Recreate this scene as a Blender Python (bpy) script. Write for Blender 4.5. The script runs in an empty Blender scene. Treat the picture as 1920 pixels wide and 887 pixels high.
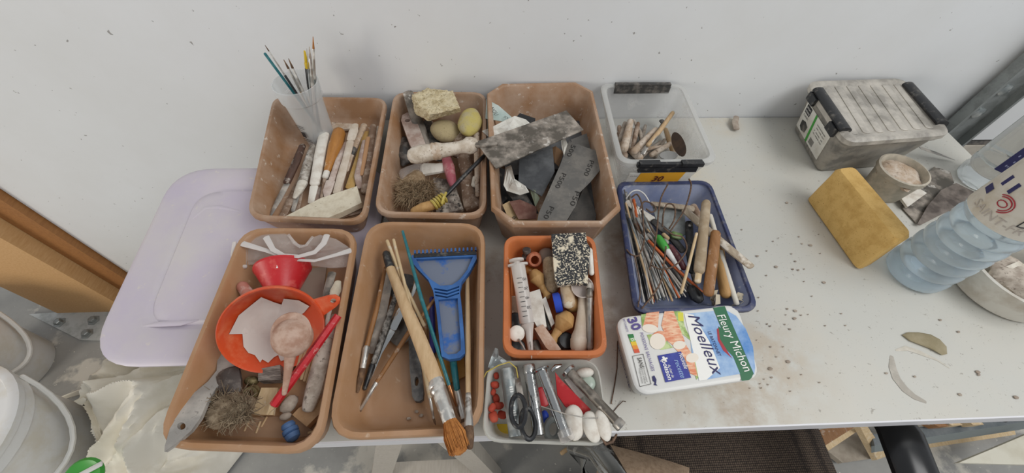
import bpy, bmesh, math, random
from mathutils import Vector, Matrix, noise
from mathutils.geometry import tessellate_polygon

scene = bpy.context.scene
COL = scene.collection
random.seed(7)

# ------------------------------------------------------------------ camera
TZ = 0.75                       # table top above the floor
CH = 0.534                      # camera above the table top
FPX, CXP, CYP = 745.0, 960.0, 443.5
def _frame():
    d = Vector((940 - CXP, 975 - CYP, FPX)).normalized()      # world -Z seen by the camera (x right, y down, z forward)
    y = Vector((912 - CXP, -604 - CYP, FPX)).normalized()
    Z = -d; Y = (y - Z * y.dot(Z)).normalized(); X = Y.cross(Z)
    return X, Y, Z
AX, AY, AZ = _frame()
RIGHT = Vector((AX[0], AY[0], AZ[0])); DOWN = Vector((AX[1], AY[1], AZ[1])); FWD = Vector((AX[2], AY[2], AZ[2]))
CAM = Vector((0, 0, TZ + CH))
cam = bpy.data.cameras.new('camera'); cam.sensor_width = 36; cam.lens = FPX / 1920 * 36; cam.clip_start = 0.01
camo = bpy.data.objects.new('camera', cam); COL.objects.link(camo)
m = Matrix((RIGHT, -DOWN, -FWD)).transposed().to_4x4(); m.translation = CAM
camo.matrix_world = m
scene.camera = camo

# ------------------------------------------------------------------ light
w = bpy.data.worlds.new('daylight'); scene.world = w; w.use_nodes = True
bg = w.node_tree.nodes['Background']; bg.inputs[0].default_value = (0.93, 0.96, 1.0, 1); bg.inputs[1].default_value = 0.45
def area(name, loc, target, sx, sy, power, col):
    l = bpy.data.lights.new(name, 'AREA'); l.shape = 'RECTANGLE'; l.size = sx; l.size_y = sy; l.energy = power; l.color = col
    o = bpy.data.objects.new(name, l); COL.objects.link(o); o.location = loc
    o.rotation_euler = (Vector(target) - Vector(loc)).to_track_quat('-Z', 'Y').to_euler()
area('ceiling_daylight', (1.7, -0.5, 3.0), (0.1, 0.4, 0.75), 1.8, 1.4, 46, (1.0, 1.0, 0.985))
area('window_daylight', (-2.5, -1.5, 1.3), (-1.05, 0.3, 0.2), 0.8, 1.2, 30, (1.0, 0.93, 0.82))
vs = scene.view_settings
vs.view_transform = 'Standard'; vs.look = 'None'; vs.gamma = 1; vs.use_curve_mapping = False; vs.exposure = -0.08

# ------------------------------------------------------------------ helpers: pixels of the photograph to places on real planes
def ray(px, py): return RIGHT * (px - CXP) + DOWN * (py - CYP) + FWD * FPX
def P(px, py, zc=0.0):
    """point at zc centimetres above the table top"""
    v = ray(px, py); t = (zc * 0.01 - CH) / v.z
    return CAM + v * t
def PY(px, py, Y):
    v = ray(px, py); return CAM + v * (Y / v.y)
def rad(p, rpx): return rpx * (p - CAM).dot(FWD) / FPX

def srgb(h):
    c = [int(h[i:i + 2], 16) / 255 for i in (0, 2, 4)]
    return tuple((x / 12.92 if x <= .04045 else ((x + .055) / 1.055) ** 2.4) for x in c) + (1,)

# ------------------------------------------------------------------ materials
MATS = {}
def nd(t, typ, **kw):
    n = t.nodes.new(typ)
    for k, v in kw.items(): setattr(n, k, v)
    return n
def coords(t):
    tc = nd(t, 'ShaderNodeTexCoord'); oi = nd(t, 'ShaderNodeObjectInfo'); a = nd(t, 'ShaderNodeVectorMath', operation='ADD')
    t.links.new(tc.outputs['Object'], a.inputs[0]); t.links.new(oi.outputs['Location'], a.inputs[1])
    return a.outputs[0]
def nz(t, vec, scale, lo, hi, detail=5, rough=.62, stretch=None):
    if stretch:
        mp = nd(t, 'ShaderNodeMapping'); mp.inputs['Scale'].default_value = stretch; t.links.new(vec, mp.inputs[0]); vec = mp.outputs[0]
    n = nd(t, 'ShaderNodeTexNoise'); n.inputs['Scale'].default_value = scale; n.inputs['Detail'].default_value = detail; n.inputs['Roughness'].default_value = rough
    t.links.new(vec, n.inputs['Vector'])
    r = nd(t, 'ShaderNodeMapRange'); r.inputs[1].default_value = lo; r.inputs[2].default_value = hi
    t.links.new(n.outputs['Fac'], r.inputs[0]); return r.outputs[0], n.outputs['Fac']
def mixc(t, fac, a, b):
    mx = nd(t, 'ShaderNodeMix', data_type='RGBA')
    t.links.new(fac, mx.inputs[0])
    for s, v in ((6, a), (7, b)):
        if hasattr(v, 'links'): t.links.new(v, mx.inputs[s])
        else: mx.inputs[s].default_value = v
    return mx.outputs[2]
def mul(t, a, k):
    n = nd(t, 'ShaderNodeMath', operation='MULTIPLY'); t.links.new(a, n.inputs[0])
    if hasattr(k, 'links'): t.links.new(k, n.inputs[1])
    else: n.inputs[1].default_value = k
    return n.outputs[0]
def mat(name, base, dust=None, amt=.5, scale=45, rough=.6, metal=0, bump=.15, second=None, samt=.5, sscale=160, soft=.1, stretch=None, clear=0, spec=.5):
    """base colour, dried dust or paint in patches (dust, amt = share), fine specks (second); clear = share of light let straight through"""
    if name in MATS: return MATS[name]
    mt = bpy.data.materials.new(name); mt.use_nodes = True; t = mt.node_tree; b = t.nodes['Principled BSDF']
    b.inputs['Roughness'].default_value = rough; b.inputs['Metallic'].default_value = metal; b.inputs['Specular IOR Level'].default_value = spec
    v = coords(t); c = srgb(base)
    fac = h = None
    if dust:
        mid = .5 + (.5 - amt) * .5
        fac, h = nz(t, v, scale, mid - soft, mid + soft, stretch=stretch)
        c = mixc(t, fac, c, srgb(dust))
        if metal:
            inv = nd(t, 'ShaderNodeMath', operation='MULTIPLY_ADD'); t.links.new(fac, inv.inputs[0]); inv.inputs[1].default_value = -metal; inv.inputs[2].default_value = metal
            t.links.new(inv.outputs[0], b.inputs['Metallic'])
            rr = nd(t, 'ShaderNodeMapRange'); t.links.new(fac, rr.inputs[0]); rr.inputs[3].default_value = rough; rr.inputs[4].default_value = .8
            t.links.new(rr.outputs[0], b.inputs['Roughness'])
    if second:
        mid = .5 + (.5 - samt) * .5
        f2, h2 = nz(t, v, sscale, mid - .05, mid + .05)
        c = mixc(t, f2, c, srgb(second)); h = h or h2
    if hasattr(c, 'links'): t.links.new(c, b.inputs['Base Color'])
    else: b.inputs['Base Color'].default_value = c
    if bump and h:
        bp = nd(t, 'ShaderNodeBump'); bp.inputs['Strength'].default_value = bump; bp.inputs['Distance'].default_value = .003
        t.links.new(h, bp.inputs['Height']); t.links.new(bp.outputs[0], b.inputs['Normal'])
    if clear:
        tr = nd(t, 'ShaderNodeBsdfTransparent'); mx = nd(t, 'ShaderNodeMixShader')
        lw = nd(t, 'ShaderNodeLayerWeight'); lw.inputs[0].default_value = .35
        r = nd(t, 'ShaderNodeMapRange'); r.inputs[3].default_value = 1 - clear; r.inputs[4].default_value = min(1, 1 - clear + .45)
        t.links.new(lw.outputs['Facing'], r.inputs[0])
        f = r.outputs[0]
        if fac:
            ad = nd(t, 'ShaderNodeMath', operation='MULTIPLY_ADD', use_clamp=True); t.links.new(fac, ad.inputs[0]); ad.inputs[1].default_value = .3; t.links.new(f, ad.inputs[2]); f = ad.outputs[0]
        t.links.new(f, mx.inputs[0]); t.links.new(tr.outputs[0], mx.inputs[1]); t.links.new(b.outputs[0], mx.inputs[2])
        t.links.new(mx.outputs[0], t.nodes['Material Output'].inputs[0])
    MATS[name] = mt
    return mt
def wood(name, base, dark, dust=None, amt=.3, rough=.6):
    if name in MATS: return MATS[name]
    mt = bpy.data.materials.new(name); mt.use_nodes = True; t = mt.node_tree; b = t.nodes['Principled BSDF']; b.inputs['Roughness'].default_value = rough
    v = coords(t)
    f, h = nz(t, v, 40, .3, .7, stretch=(5, .8, 5)); c = mixc(t, f, srgb(base), srgb(dark))
    if dust:
        mid = .5 + (.5 - amt) * .5
        f2, h = nz(t, v, 70, mid - .07, mid + .07); c = mixc(t, f2, c, srgb(dust))
    t.links.new(c, b.inputs['Base Color'])
    bp = nd(t, 'ShaderNodeBump'); bp.inputs['Strength'].default_value = .15; bp.inputs['Distance'].default_value = .002
    t.links.new(h, bp.inputs['Height']); t.links.new(bp.outputs[0], b.inputs['Normal'])
    MATS[name] = mt; return mt

def table_material():
    mt = bpy.data.materials.new('white_worktop'); mt.use_nodes = True; t = mt.node_tree; b = t.nodes['Principled BSDF']; b.inputs['Roughness'].default_value = .42
    v = coords(t); c = srgb('c4c3bc')
    f, _ = nz(t, v, 7, .42, .72); c = mixc(t, mul(t, f, .35), c, srgb('cfc6b6'))
    # clay smears with a place of their own: centre (px,py), radius
    for (px, py, rr, col, k) in ((1180, 470, .085, '9d8c7a', .8), (1130, 590, .06, '9c8b79', .75), (1190, 640, .05, 'a08f7e', .6), (1390, 760, .075, 'aa9a88', .8),
                                 (1440, 670, .06, 'b5a796', .7), (1280, 780, .05, 'b2a492', .55), (1300, 330, .05, 'cfc4ae', .7), (1450, 690, .10, 'bdb09d', .5), (930, 500, .05, 'a08e7b', .7), (1355, 232, .05, 'c4b9a6', .7)):
        p = P(px, py, 0)
        d = nd(t, 'ShaderNodeVectorMath', operation='DISTANCE'); t.links.new(v, d.inputs[0]); d.inputs[1].default_value = p
        r = nd(t, 'ShaderNodeMapRange'); r.inputs[1].default_value = rr; r.inputs[2].default_value = rr * .35; t.links.new(d.outputs['Value'], r.inputs[0])
        n1, _ = nz(t, v, 38, .36, .6, detail=8)
        c = mixc(t, mul(t, mul(t, r.outputs[0], n1), k), c, srgb(col))
    f, _ = nz(t, v, 150, .66, .72, detail=3); c = mixc(t, mul(t, f, .6), c, srgb('7d7468'))
    n2, _ = nz(t, v, 420, .69, .74, detail=2); c = mixc(t, mul(t, n2, .7), c, srgb('5d554c'))
    t.links.new(c, b.inputs['Base Color']); return mt
def floor_material():
    mt = bpy.data.materials.new('concrete'); mt.use_nodes = True; t = mt.node_tree; b = t.nodes['Principled BSDF']; b.inputs['Roughness'].default_value = .75
    v = coords(t)
    f, h = nz(t, v, 5, .3, .7, detail=8); c = mixc(t, f, srgb('858583'), srgb('a1a09c'))
    f, _ = nz(t, v, 4.2, .53, .58, detail=8); c = mixc(t, mul(t, f, .7), c, srgb('cdc8bd'))
    f, _ = nz(t, v, 60, .66, .7); c = mixc(t, f, c, srgb('d8d4ca'))
    t.links.new(c, b.inputs['Base Color'])
    bp = nd(t, 'ShaderNodeBump'); bp.inputs['Strength'].default_value = .3; bp.inputs['Distance'].default_value = .01; t.links.new(h, bp.inputs['Height']); t.links.new(bp.outputs[0], b.inputs['Normal'])
    return mt
def wall_material():
    mt = bpy.data.materials.new('white_panel'); mt.use_nodes = True; t = mt.node_tree; b = t.nodes['Principled BSDF']; b.inputs['Roughness'].default_value = .5
    v = coords(t); f, _ = nz(t, v, 3, .35, .7); c = mixc(t, f, srgb('e2e4e6'), srgb('dbdcdc'))
    f, _ = nz(t, v, 22, .71, .75, detail=8, stretch=(1, 1, 2)); c = mixc(t, mul(t, f, .55), c, srgb('8f8a84'))
    f, _ = nz(t, v, 90, .73, .76, detail=2); c = mixc(t, mul(t, f, .7), c, srgb('6f6860'))
    t.links.new(c, b.inputs['Base Color']); return mt
def stamped_material():
    mt = bpy.data.materials.new('stamped_tile'); mt.use_nodes = True; t = mt.node_tree; b = t.nodes['Principled BSDF']; b.inputs['Roughness'].default_value = .7
    v = coords(t); f, h = nz(t, v, 420, .40, .47, detail=2); g, _ = nz(t, v, 42, .62, .55, detail=4)
    c = mixc(t, mul(t, f, g), srgb('d8ccb4'), srgb('23252a')); t.links.new(c, b.inputs['Base Color']); return mt
def woven_material():
    mt = bpy.data.materials.new('brown_weave'); mt.use_nodes = True; t = mt.node_tree; b = t.nodes['Principled BSDF']; b.inputs['Roughness'].default_value = .9
    v = coords(t); k = nd(t, 'ShaderNodeTexVoronoi'); k.inputs['Scale'].default_value = 280; k.inputs['Randomness'].default_value = .15; t.links.new(v, k.inputs['Vector'])
    r = nd(t, 'ShaderNodeMapRange'); r.inputs[1].default_value = .25; r.inputs[2].default_value = .6; t.links.new(k.outputs['Distance'], r.inputs[0])
    c = mixc(t, r.outputs[0], srgb('66574a'), srgb('261d18')); t.links.new(c, b.inputs['Base Color'])
    bp = nd(t, 'ShaderNodeBump'); bp.inputs['Strength'].default_value = .6; bp.inputs['Distance'].default_value = -.003; t.links.new(k.outputs['Distance'], bp.inputs['Height']); t.links.new(bp.outputs[0], b.inputs['Normal'])
    return mt

def bottle_material(name, tint, haze):
    mt = bpy.data.materials.new(name); mt.use_nodes = True; t = mt.node_tree; b = t.nodes['Principled BSDF']
    b.inputs['Base Color'].default_value = tint; b.inputs['Roughness'].default_value = .08
    gl = nd(t, 'ShaderNodeBsdfGlass'); gl.inputs['Color'].default_value = tint; gl.inputs['Roughness'].default_value = .03; gl.inputs['IOR'].default_value = 1.16
    lw = nd(t, 'ShaderNodeLayerWeight'); lw.inputs[0].default_value = .3
    r = nd(t, 'ShaderNodeMapRange'); r.inputs[3].default_value = haze; r.inputs[4].default_value = min(1, haze + .4); t.links.new(lw.outputs['Facing'], r.inputs[0])
    mx = nd(t, 'ShaderNodeMixShader'); t.links.new(r.outputs[0], mx.inputs[0]); t.links.new(gl.outputs[0], mx.inputs[1]); t.links.new(b.outputs[0], mx.inputs[2])
    t.links.new(mx.outputs[0], t.nodes['Material Output'].inputs[0]); return mt

M = mat
TRAY = M('tray_brown', 'a67c56', 'b08c6e', .45, 14, .42, soft=.16, second='c4ad96', samt=.12, sscale=70)
TRAY2 = M('tray_dusty', '9b7453', 'b0957f', .5, 16, .5, soft=.14, second='d0c3b5', samt=.16, sscale=75)
PLASTER = M('plaster', 'd9d3c6', 'bfb4a4', .4, 60, .85, second='8d8478', samt=.2, sscale=220)
CREAM = M('cream_block', 'd8cfba', 'c6baa3', .4, 60, .85, second='8f8268', samt=.15, sscale=300)
CLAYW = M('clay_wood', 'b39c85', 'cfc2b3', .45, 55, .75, second='85705f', samt=.25)
CLAYM = M('mauve_clay_wood', 'a78f83', 'c9bab0', .45, 50, .75)
CLAYG = M('clay_grey_stick', '9c8f82', 'c2b7aa', .5, 60, .8, second='6e6358', samt=.25)
CLAYB = M('clay_brown', '7f6653', 'b3a08f', .38, 55, .75, second='cfc5b9', samt=.2)
DKWOOD = wood('dark_wood', '5b4034', '3f2b23', 'bdb3a8', .3)
ORWOOD = wood('orange_wood', 'b9803f', 'a06a30', 'd8c9b0', .1, .4)
PALEWOOD = wood('pale_wood', 'cfb28c', 'b8986f')
LTWOOD = wood('light_wood', 'd6bf9a', 'c2a67c', 'd8cfc0', .2)
KNOBW = wood('knob_wood', 'bf965f', 'a87f4c', None)
BRWOOD = wood('brown_wood', '9d7148', '84592f', 'bfb0a0', .2)
DRIFT = wood('drift_wood', 'b9aa95', '8c7c69', 'd6cdc0', .35)
POSTW = wood('post_wood', 'a4713f', '8f5f33', None)
POSTL = wood('post_wood_sunlit', 'd0a878', 'c0945f', None)  # paler tone puts the sunlight on the upright into its wood colour
STEEL = M('dusty_steel', '9b9893', 'b5ada3', .45, 60, .38, .85)
STEELD = M('stained_steel', '6d675f', 'a79d92', .42, 35, .4, .7, second='d6d0c8', samt=.2, sscale=60)
CHROME = M('chrome', 'b2b3b2', '8f8c87', .2, 40, .12, 1.0)
ALU = M('aluminium', '8f9595', 'b5b6b2', .4, 50, .4, .7)
GALV = M('galvanised_steel', '9a9e9d', '7d8180', .4, 40, .45, .75)
RUST = M('rusty_wire', '5d4a3d', '7a5f4b', .4, 200, .7, .4)
BLACK = M('black_plastic', '1f2023', '6d6962', .2, 90, .4)
DKGREY = M('dark_grey', '3d3c3b', '76706a', .35, 60, .55)
TEAL = M('teal_paint', '1f6a73', '4c8a8d', .25, 80, .35)
BLUE = M('blue_plastic', '2d5791', '3c6eae', .4, 25, .4)
BLUEP = M('dusty_blue', '6f7788', '2f62a8', .38, 30, .6, soft=.05)
COBALT = M('cobalt', '2448b8', None, rough=.4)
RED = M('red_plastic', 'c0262c', 'd66a62', .25, 50, .4)
PENCIL = M('red_paint', 'c01f2a', 'd9b0a8', .12, 120, .35)
ORANGE = M('orange_funnel', 'd8532a', 'e08058', .35, 30, .4)
ORBOX = M('orange_box', 'c2703f', 'b5673a', .4, 20, .42, second='d8b59a', samt=.12, sscale=90)
TERRA = M('terracotta_rubber', 'a5806c', 'c0a392', .5, 60, .75)
PINK = M('pink_paint', 'b5606c', 'd0a5a2', .3, 60, .5)
YELLOW = M('yellow_plastic', 'd4b21f', None, rough=.5)
SPONGE = M('tan_sponge', 'd0ab68', 'c19b58', .45, 60, .95, bump=.5, second='9c7838', samt=.2, sscale=500)
SPONGEY = M('yellow_sponge', 'bdae68', 'b3a888', .42, 40, .95, bump=.5, second='8f7f45', samt=.2, sscale=420)
SPONGEB = M('beige_sponge', 'b5a681', 'a39377', .4, 45, .95, bump=.5, second='857350', samt=.2, sscale=420)
LAV = M('lavender_plastic', 'c5bccb', 'cec8c8', .42, 9, .42, soft=.16, second='d9d2c8', samt=.12, sscale=60)
CLEARB = M('clear_box', 'dcdcda', 'e2dfd8', .3, 18, .22, clear=.87)
TUBM = M('milky_tub', 'd5d4cc', None, rough=.3, clear=.45, bump=0)
CUPM = M('milky_cup', 'dfe2e2', None, rough=.25, clear=.74, bump=0)
DUSTYBOX = M('dusty_clear_box', '7a7771', '9a948a', .5, 30, .4, clear=.25)
DUSTYLID = M('dusty_clear_lid', '98938b', 'beb8ae', .5, 22, .4, clear=.15)
GOGGLE = M('clear_goggles', 'e2dcd8', 'cfc0b6', .3, 30, .15, clear=.86)
BOTTLE = bottle_material('water_bottle', (.74, .82, .87, 1), .24)
BOTTLEC = bottle_material('clear_bottle', (.93, .95, .95, 1), .16)
WHITE = M('white_plastic', 'dbdad6', None, rough=.4)
WHITED = M('white_dusty', 'e2ddd3', 'c9bfb2', .4, 50, .6)
BAGW = M('white_bag', 'e6e0d2', 'd8d0bd', .35, 8, .5)
BUCKET = M('white_bucket', 'e0e0df', 'd6d2c8', .35, 14, .35)
NAVY = M('navy_print', '27275a', None, rough=.5)
PURP = M('violet_print', '5a4c8c', None, rough=.5)
INK = M('black_print', '2b2b2e', None, rough=.6)
INKG = M('grey_print', '56544f', None, rough=.8)
REDINK = M('red_print', 'a8323c', None, rough=.5)
WPRINT = M('white_print', 'efeee9', None, rough=.5)
GREENP = M('green_print', '2e6b48', None, rough=.4)
SKYP = M('sky_print', '4f86c6', 'c3d8ea', .45, 22, .4, bump=0, soft=.2)
WHITEP = M('white_paper', 'dcdad2', 'c9c4b9', .35, 30, .7)
AMBER = M('amber_label', 'e0a324', None, rough=.5)
LABELBLUE = M('royal_print', '333a92', '4653a8', .3, 40, .4, bump=0)
SURIMI = M('surimi_print', 'dd8560', 'efc5a4', .5, 90, .4, bump=0, stretch=(1, 4, 1))
SURIMIE = M('surimi_end_print', 'ece2d3', None, rough=.4)
SALAD = M('salad_print', '86a452', 'c7d59a', .5, 90, .4, bump=0)
LIME = M('lime_print', 'd8d24a', None, rough=.4)
GSAND = M('grey_sandpaper', '62605d', '76726c', .45, 35, .9, second='8e8983', samt=.12)
DSAND = M('dark_sandpaper', '4d4f52', '686a6c', .45, 28, .85)
RSAND = M('red_sandpaper', '6e4a41', '85665a', .4, 45, .9)
BSAND = M('brown_sandpaper', '937254', None, rough=.9)
TSAND = M('teal_paper', 'a9bcb6', 'c3cdc7', .4, 30, .8)
BEIGEP = M('beige_paper', 'bda57f', 'a8926f', .4, 40, .85)
BLUETRAY = M('blue_tray', '747e9e', '8a90a6', .45, 22, .4, second='c9c6c2', samt=.14, sscale=60)
BLUERIM = M('navy_rim', '2f375c', '6b6a70', .25, 60, .45)
HAIR = M('brown_bristle', '8b7458', 'b09a7d', .4, 120, .9)
HAIRO = M('ginger_bristle', 'b5773a', '9a5f2a', .4, 150, .8)
HAIRD = M('dark_bristle', '5d4634', '7d6148', .4, 150, .85)
HORSE = M('matted_hair', '75644f', '9a8a73', .45, 120, .95)
FERR = M('silver_ferrule', 'c9c7c2', 'e0dcd4', .35, 80, .28, .8)
GREEN = M('green_plastic', '3f9a3a', None, rough=.4)
MAROON = M('maroon_handle', '5c2a30', '8a6c66', .2, 80, .4)
YCORD = M('yellow_cord', 'b9a64f', 'cfc08a', .3, 90, .7)
STONE = M('stone', '9a8c7f', 'b5a99b', .4, 60, .9)
BRASS = M('old_brass', '6f6343', '9a8c66', .4, 80, .5, .6)
FABRICB = M('beige_cloth', '9c8670', '8a745f', .45, 150, .95)
STAMP = stamped_material(); WEAVE = woven_material(); TOPM = table_material(); FLOORM = floor_material(); WALLM = wall_material()

# ------------------------------------------------------------------ mesh building
class MB:
    def __init__(s): s.v = []; s.f = []; s.smooth = True
    def add(s, vs, fs):
        o = len(s.v); s.v += [Vector(x) for x in vs]; s.f += [tuple(i + o for i in f) for f in fs]; return s
    def sweep(s, pts, rs, n=10, flat=1.0, up=None, rnd=True):
        pts = [Vector(p) for p in pts]; rs = list(rs)
        if rnd:
            k = .8 * min(1, max(flat, .45))
            a = (pts[0] - pts[1]).normalized(); b = (pts[-1] - pts[-2]).normalized(); r0, r1 = rs[0], rs[-1]; p0, p1 = pts[0], pts[-1]
            pts = [p0 + a * r0 * k, p0 + a * r0 * .7 * k] + pts + [p1 + b * r1 * .7 * k, p1 + b * r1 * k]
            rs = [r0 * .3, r0 * .75] + rs + [r1 * .75, r1 * .3]
        N = len(pts); o = len(s.v); up0 = up
        for i, p in enumerate(pts):
            t = (pts[min(i + 1, N - 1)] - pts[max(i - 1, 0)]).normalized()
            u = Vector(up0) if up0 else Vector((0, 0, 1))
            if abs(t.dot(u)) > .95: u = Vector((0, 1, 0))
            sd = t.cross(u).normalized(); uu = sd.cross(t)
            for j in range(n):
                a = 2 * math.pi * (j + .5) / n
                s.v.append(p + sd * (rs[i] * math.cos(a)) + uu * (rs[i] * flat * math.sin(a)))
        for i in range(N - 1):
            for j in range(n):
                k = (j + 1) % n; s.f.append((o + i * n + j, o + i * n + k, o + (i + 1) * n + k, o + (i + 1) * n + j))
        s.f.append(tuple(o + j for j in range(n - 1, -1, -1))); s.f.append(tuple(o + (N - 1) * n + j for j in range(n)))
        return s
    def lathe(s, base, axis, prof, n=28, closed=False):
        """prof: (radius, distance along the axis); closed joins last ring to first (a hollow wall)"""
        base = Vector(base); t = Vector(axis).normalized(); u = Vector((0, 1, 0)) if abs(t.y) < .9 else Vector((1, 0, 0))
        a = t.cross(u).normalized(); b = t.cross(a); o = len(s.v); N = len(prof)
        for r, h in prof:
            for j in range(n):
                q = 2 * math.pi * j / n; s.v.append(base + t * h + a * (r * math.cos(q)) + b * (r * math.sin(q)))
        for i in range(N if closed else N - 1):
            i2 = (i + 1) % N
            for j in range(n):
                k = (j + 1) % n; s.f.append((o + i * n + j, o + i2 * n + j, o + i2 * n + k, o + i * n + k))
        if not closed:
            s.f.append(tuple(o + j for j in range(n))); s.f.append(tuple(o + (N - 1) * n + j for j in range(n - 1, -1, -1)))
        return s
    def plate(s, outer, th, holes=(), nrm=(0, 0, 1), bev=0):
        """flat polygon with holes, extruded th against nrm"""
        loops = [[Vector(p) for p in outer]] + [[Vector(p) for p in h] for h in holes]; d = Vector(nrm).normalized() * th
        flatl = [p for l in loops for p in l]; o = len(s.v); n = len(flatl)
        s.v += flatl + [p - d for p in flatl]
        ax = max(range(3), key=lambda i: abs(nrm[i])); dr = [i for i in range(3) if i != ax]
        tri = tessellate_polygon([[Vector((p[dr[0]], p[dr[1]], 0)) for p in l] for l in loops])
        for a, b, c in tri: s.f += [(o + a, o + b, o + c), (o + n + c, o + n + b, o + n + a)]
        k = 0
        for l in loops:
            L = len(l)
            for i in range(L):
                j = (i + 1) % L; s.f.append((o + k + i, o + k + j, o + n + k + j, o + n + k + i))
            k += L
        s.smooth = False; return s
    def box(s, c, size, rz=0, rot=None):
        R = rot or Matrix.Rotation(rz, 3, 'Z'); c = Vector(c); h = Vector(size) / 2
        vs = [c + R @ Vector((x * h.x, y * h.y, z * h.z)) for x in (-1, 1) for y in (-1, 1) for z in (-1, 1)]
        s.add(vs, [(0, 1, 3, 2), (4, 6, 7, 5), (0, 4, 5, 1), (2, 3, 7, 6), (0, 2, 6, 4), (1, 5, 7, 3)]); s.smooth = False; return s
    def blob(s, c, r, rot=None, amp=.1, fr=30, sub=3, seed=0, power=1.0):
        bm = bmesh.new(); bmesh.ops.create_icosphere(bm, subdivisions=sub, radius=1); o = len(s.v); R = rot or Matrix.Identity(3); c = Vector(c)
        for v in bm.verts:
            q = v.co.copy()
            if power != 1: q = Vector([math.copysign(abs(x) ** power, x) for x in q])
            p = Vector((q.x * r[0], q.y * r[1], q.z * r[2])); k = 1 + amp * noise.noise(p * fr + Vector((seed * 7.3, seed, 0)))
            s.v.append(c + R @ (p * k))
        s.f += [tuple(o + v.index for v in f.verts) for f in bm.faces]; bm.free(); return s
    def loops(s, rings, cap0=True, cap1=True):
        o = len(s.v); n = len(rings[0])
        for r in rings: s.v += [Vector(p) for p in r]
        for i in range(len(rings) - 1):
            for j in range(n):
                k = (j + 1) % n; s.f.append((o + i * n + j, o + i * n + k, o + (i + 1) * n + k, o + (i + 1) * n + j))
        if cap0: s.f.append(tuple(o + j for j in range(n - 1, -1, -1)))
        if cap1: s.f.append(tuple(o + (len(rings) - 1) * n + j for j in range(n)))
        return s

def mesh_obj(name, mb, material, origin, ang=40):
    me = bpy.data.meshes.new(name); me.from_pydata([v - origin for v in mb.v], [], mb.f); me.update()
    bm = bmesh.new(); bm.from_mesh(me); bmesh.ops.recalc_face_normals(bm, faces=bm.faces); bm.to_mesh(me); bm.free()
    if mb.smooth:
        me.shade_smooth(); me.set_sharp_from_angle(angle=math.radians(ang))
    me.materials.append(material)
    o = bpy.data.objects.new(name, me); COL.objects.link(o); return o
def setp(o, label=None, cat=None, group=None, kind=None):
    if label: o['label'] = label
    if cat: o['category'] = cat
    if group: o['group'] = group
    if kind: o['kind'] = kind
    return o
def base_of(vs):
    xs = [v.x for v in vs]; ys = [v.y for v in vs]; return Vector(((min(xs) + max(xs)) / 2, (min(ys) + max(ys)) / 2, min(v.z for v in vs)))
def single(name, mb, material, label, cat, group=None, kind=None):
    o_ = base_of(mb.v); o = mesh_obj(name, mb, material, o_); o.location = o_; return setp(o, label, cat, group, kind)
def struct(name, mb, material, label=None):
    o_ = base_of(mb.v); o = mesh_obj(name, mb, material, o_); o.location = o_; o['kind'] = 'structure'
    if label: o['label'] = label
    return o
def thing(name, label, cat, parts, group=None, kind=None):
    """parts: (name, MB, material[, label[, subparts]])"""
    allv = [v for p in parts for v in p[1].v]; o_ = base_of(allv)
    root = bpy.data.objects.new(name, None); root.empty_display_size = .02; COL.objects.link(root); root.location = o_; setp(root, label, cat, group, kind)
    for p in parts:
        c = mesh_obj(p[0], p[1], p[2], o_); c.parent = root
        if len(p) > 3 and p[3]: c['label'] = p[3]
        if len(p) > 4:
            for q in p[4]:
                d = mesh_obj(q[0], q[1], q[2], o_); d.parent = c
                if len(q) > 3 and q[3]: d['label'] = q[3]
    return root
def seg(pts, flat=1.0, n=10, rnd=True, up=None):
    q = [P(a, b, z) for a, b, z, r in pts]
    return MB().sweep(q, [rad(p, k[3]) for p, k in zip(q, pts)], n, flat, up, rnd)
def tool(name, label, cat, segs, group=None):
    """segs: (part, material, [(px,py,z_cm,r_px)...], flat)"""
    parts = [(s[0], seg(s[2], s[3] if len(s) > 3 else 1.0), s[1]) for s in segs]
    if len(parts) == 1: return single(name, parts[0][1], parts[0][2], label, cat, group)
    return thing(name, label, cat, parts, group)
def poly(pts, th, holes=()):
    return MB().plate([P(*p) for p in pts], th, [[P(*p) for p in h] for h in holes])
def ring_px(px, py, z, r, n=14): 
    c = P(px, py, z); R = rad(c, r); return [c + Vector((R * math.cos(2 * math.pi * i / n), R * math.sin(2 * math.pi * i / n), 0)) for i in range(n)]

def text_mb(string, O, U, V, width=None, height=None, shear=0, bold=0):
    """flat lettering: O = start of the baseline, U = reading direction, V = up"""
    cu = bpy.data.curves.new('lettering', 'FONT'); cu.body = string; cu.size = 1; cu.shear = shear; cu.offset = bold; cu.resolution_u = 2
    ob = bpy.data.objects.new('lettering', cu); COL.objects.link(ob); bpy.context.view_layer.update()
    me = bpy.data.meshes.new_from_object(ob.evaluated_get(bpy.context.evaluated_depsgraph_get()))
    bpy.data.objects.remove(ob); bpy.data.curves.remove(cu)
    xs = [v.co.x for v in me.vertices]; ys = [v.co.y for v in me.vertices]
    x0, x1, y0 = min(xs), max(xs), 0
    mb = MB(); mb.smooth = False
    sx = width / (x1 - x0) if width else height / .7
    sy = height / .7 if height else sx
    U = Vector(U).normalized(); V = Vector(V).normalized()
    f = O if callable(O) else (lambda a, b: Vector(O) + U * a + V * b)
    mb.add([f((v.co.x - x0) * sx, v.co.y * sy) for v in me.vertices], [tuple(p.vertices) for p in me.polygons])
    bpy.data.meshes.remove(me); return mb
def marks_mb(f, width, height, n, seed=1):
    """print too small to read: a row of short strokes; f(a, b) places them"""
    rn = random.Random(seed); mb = MB(); mb.smooth = False; st = width / n
    for i in range(n):
        if rn.random() < .15: continue
        h = height * rn.uniform(.55, 1); a = i * st
        mb.add([f(a, 0), f(a + st * .6, 0), f(a + st * .6, h), f(a, h)], [(0, 1, 2, 3)])
    return mb
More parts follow.
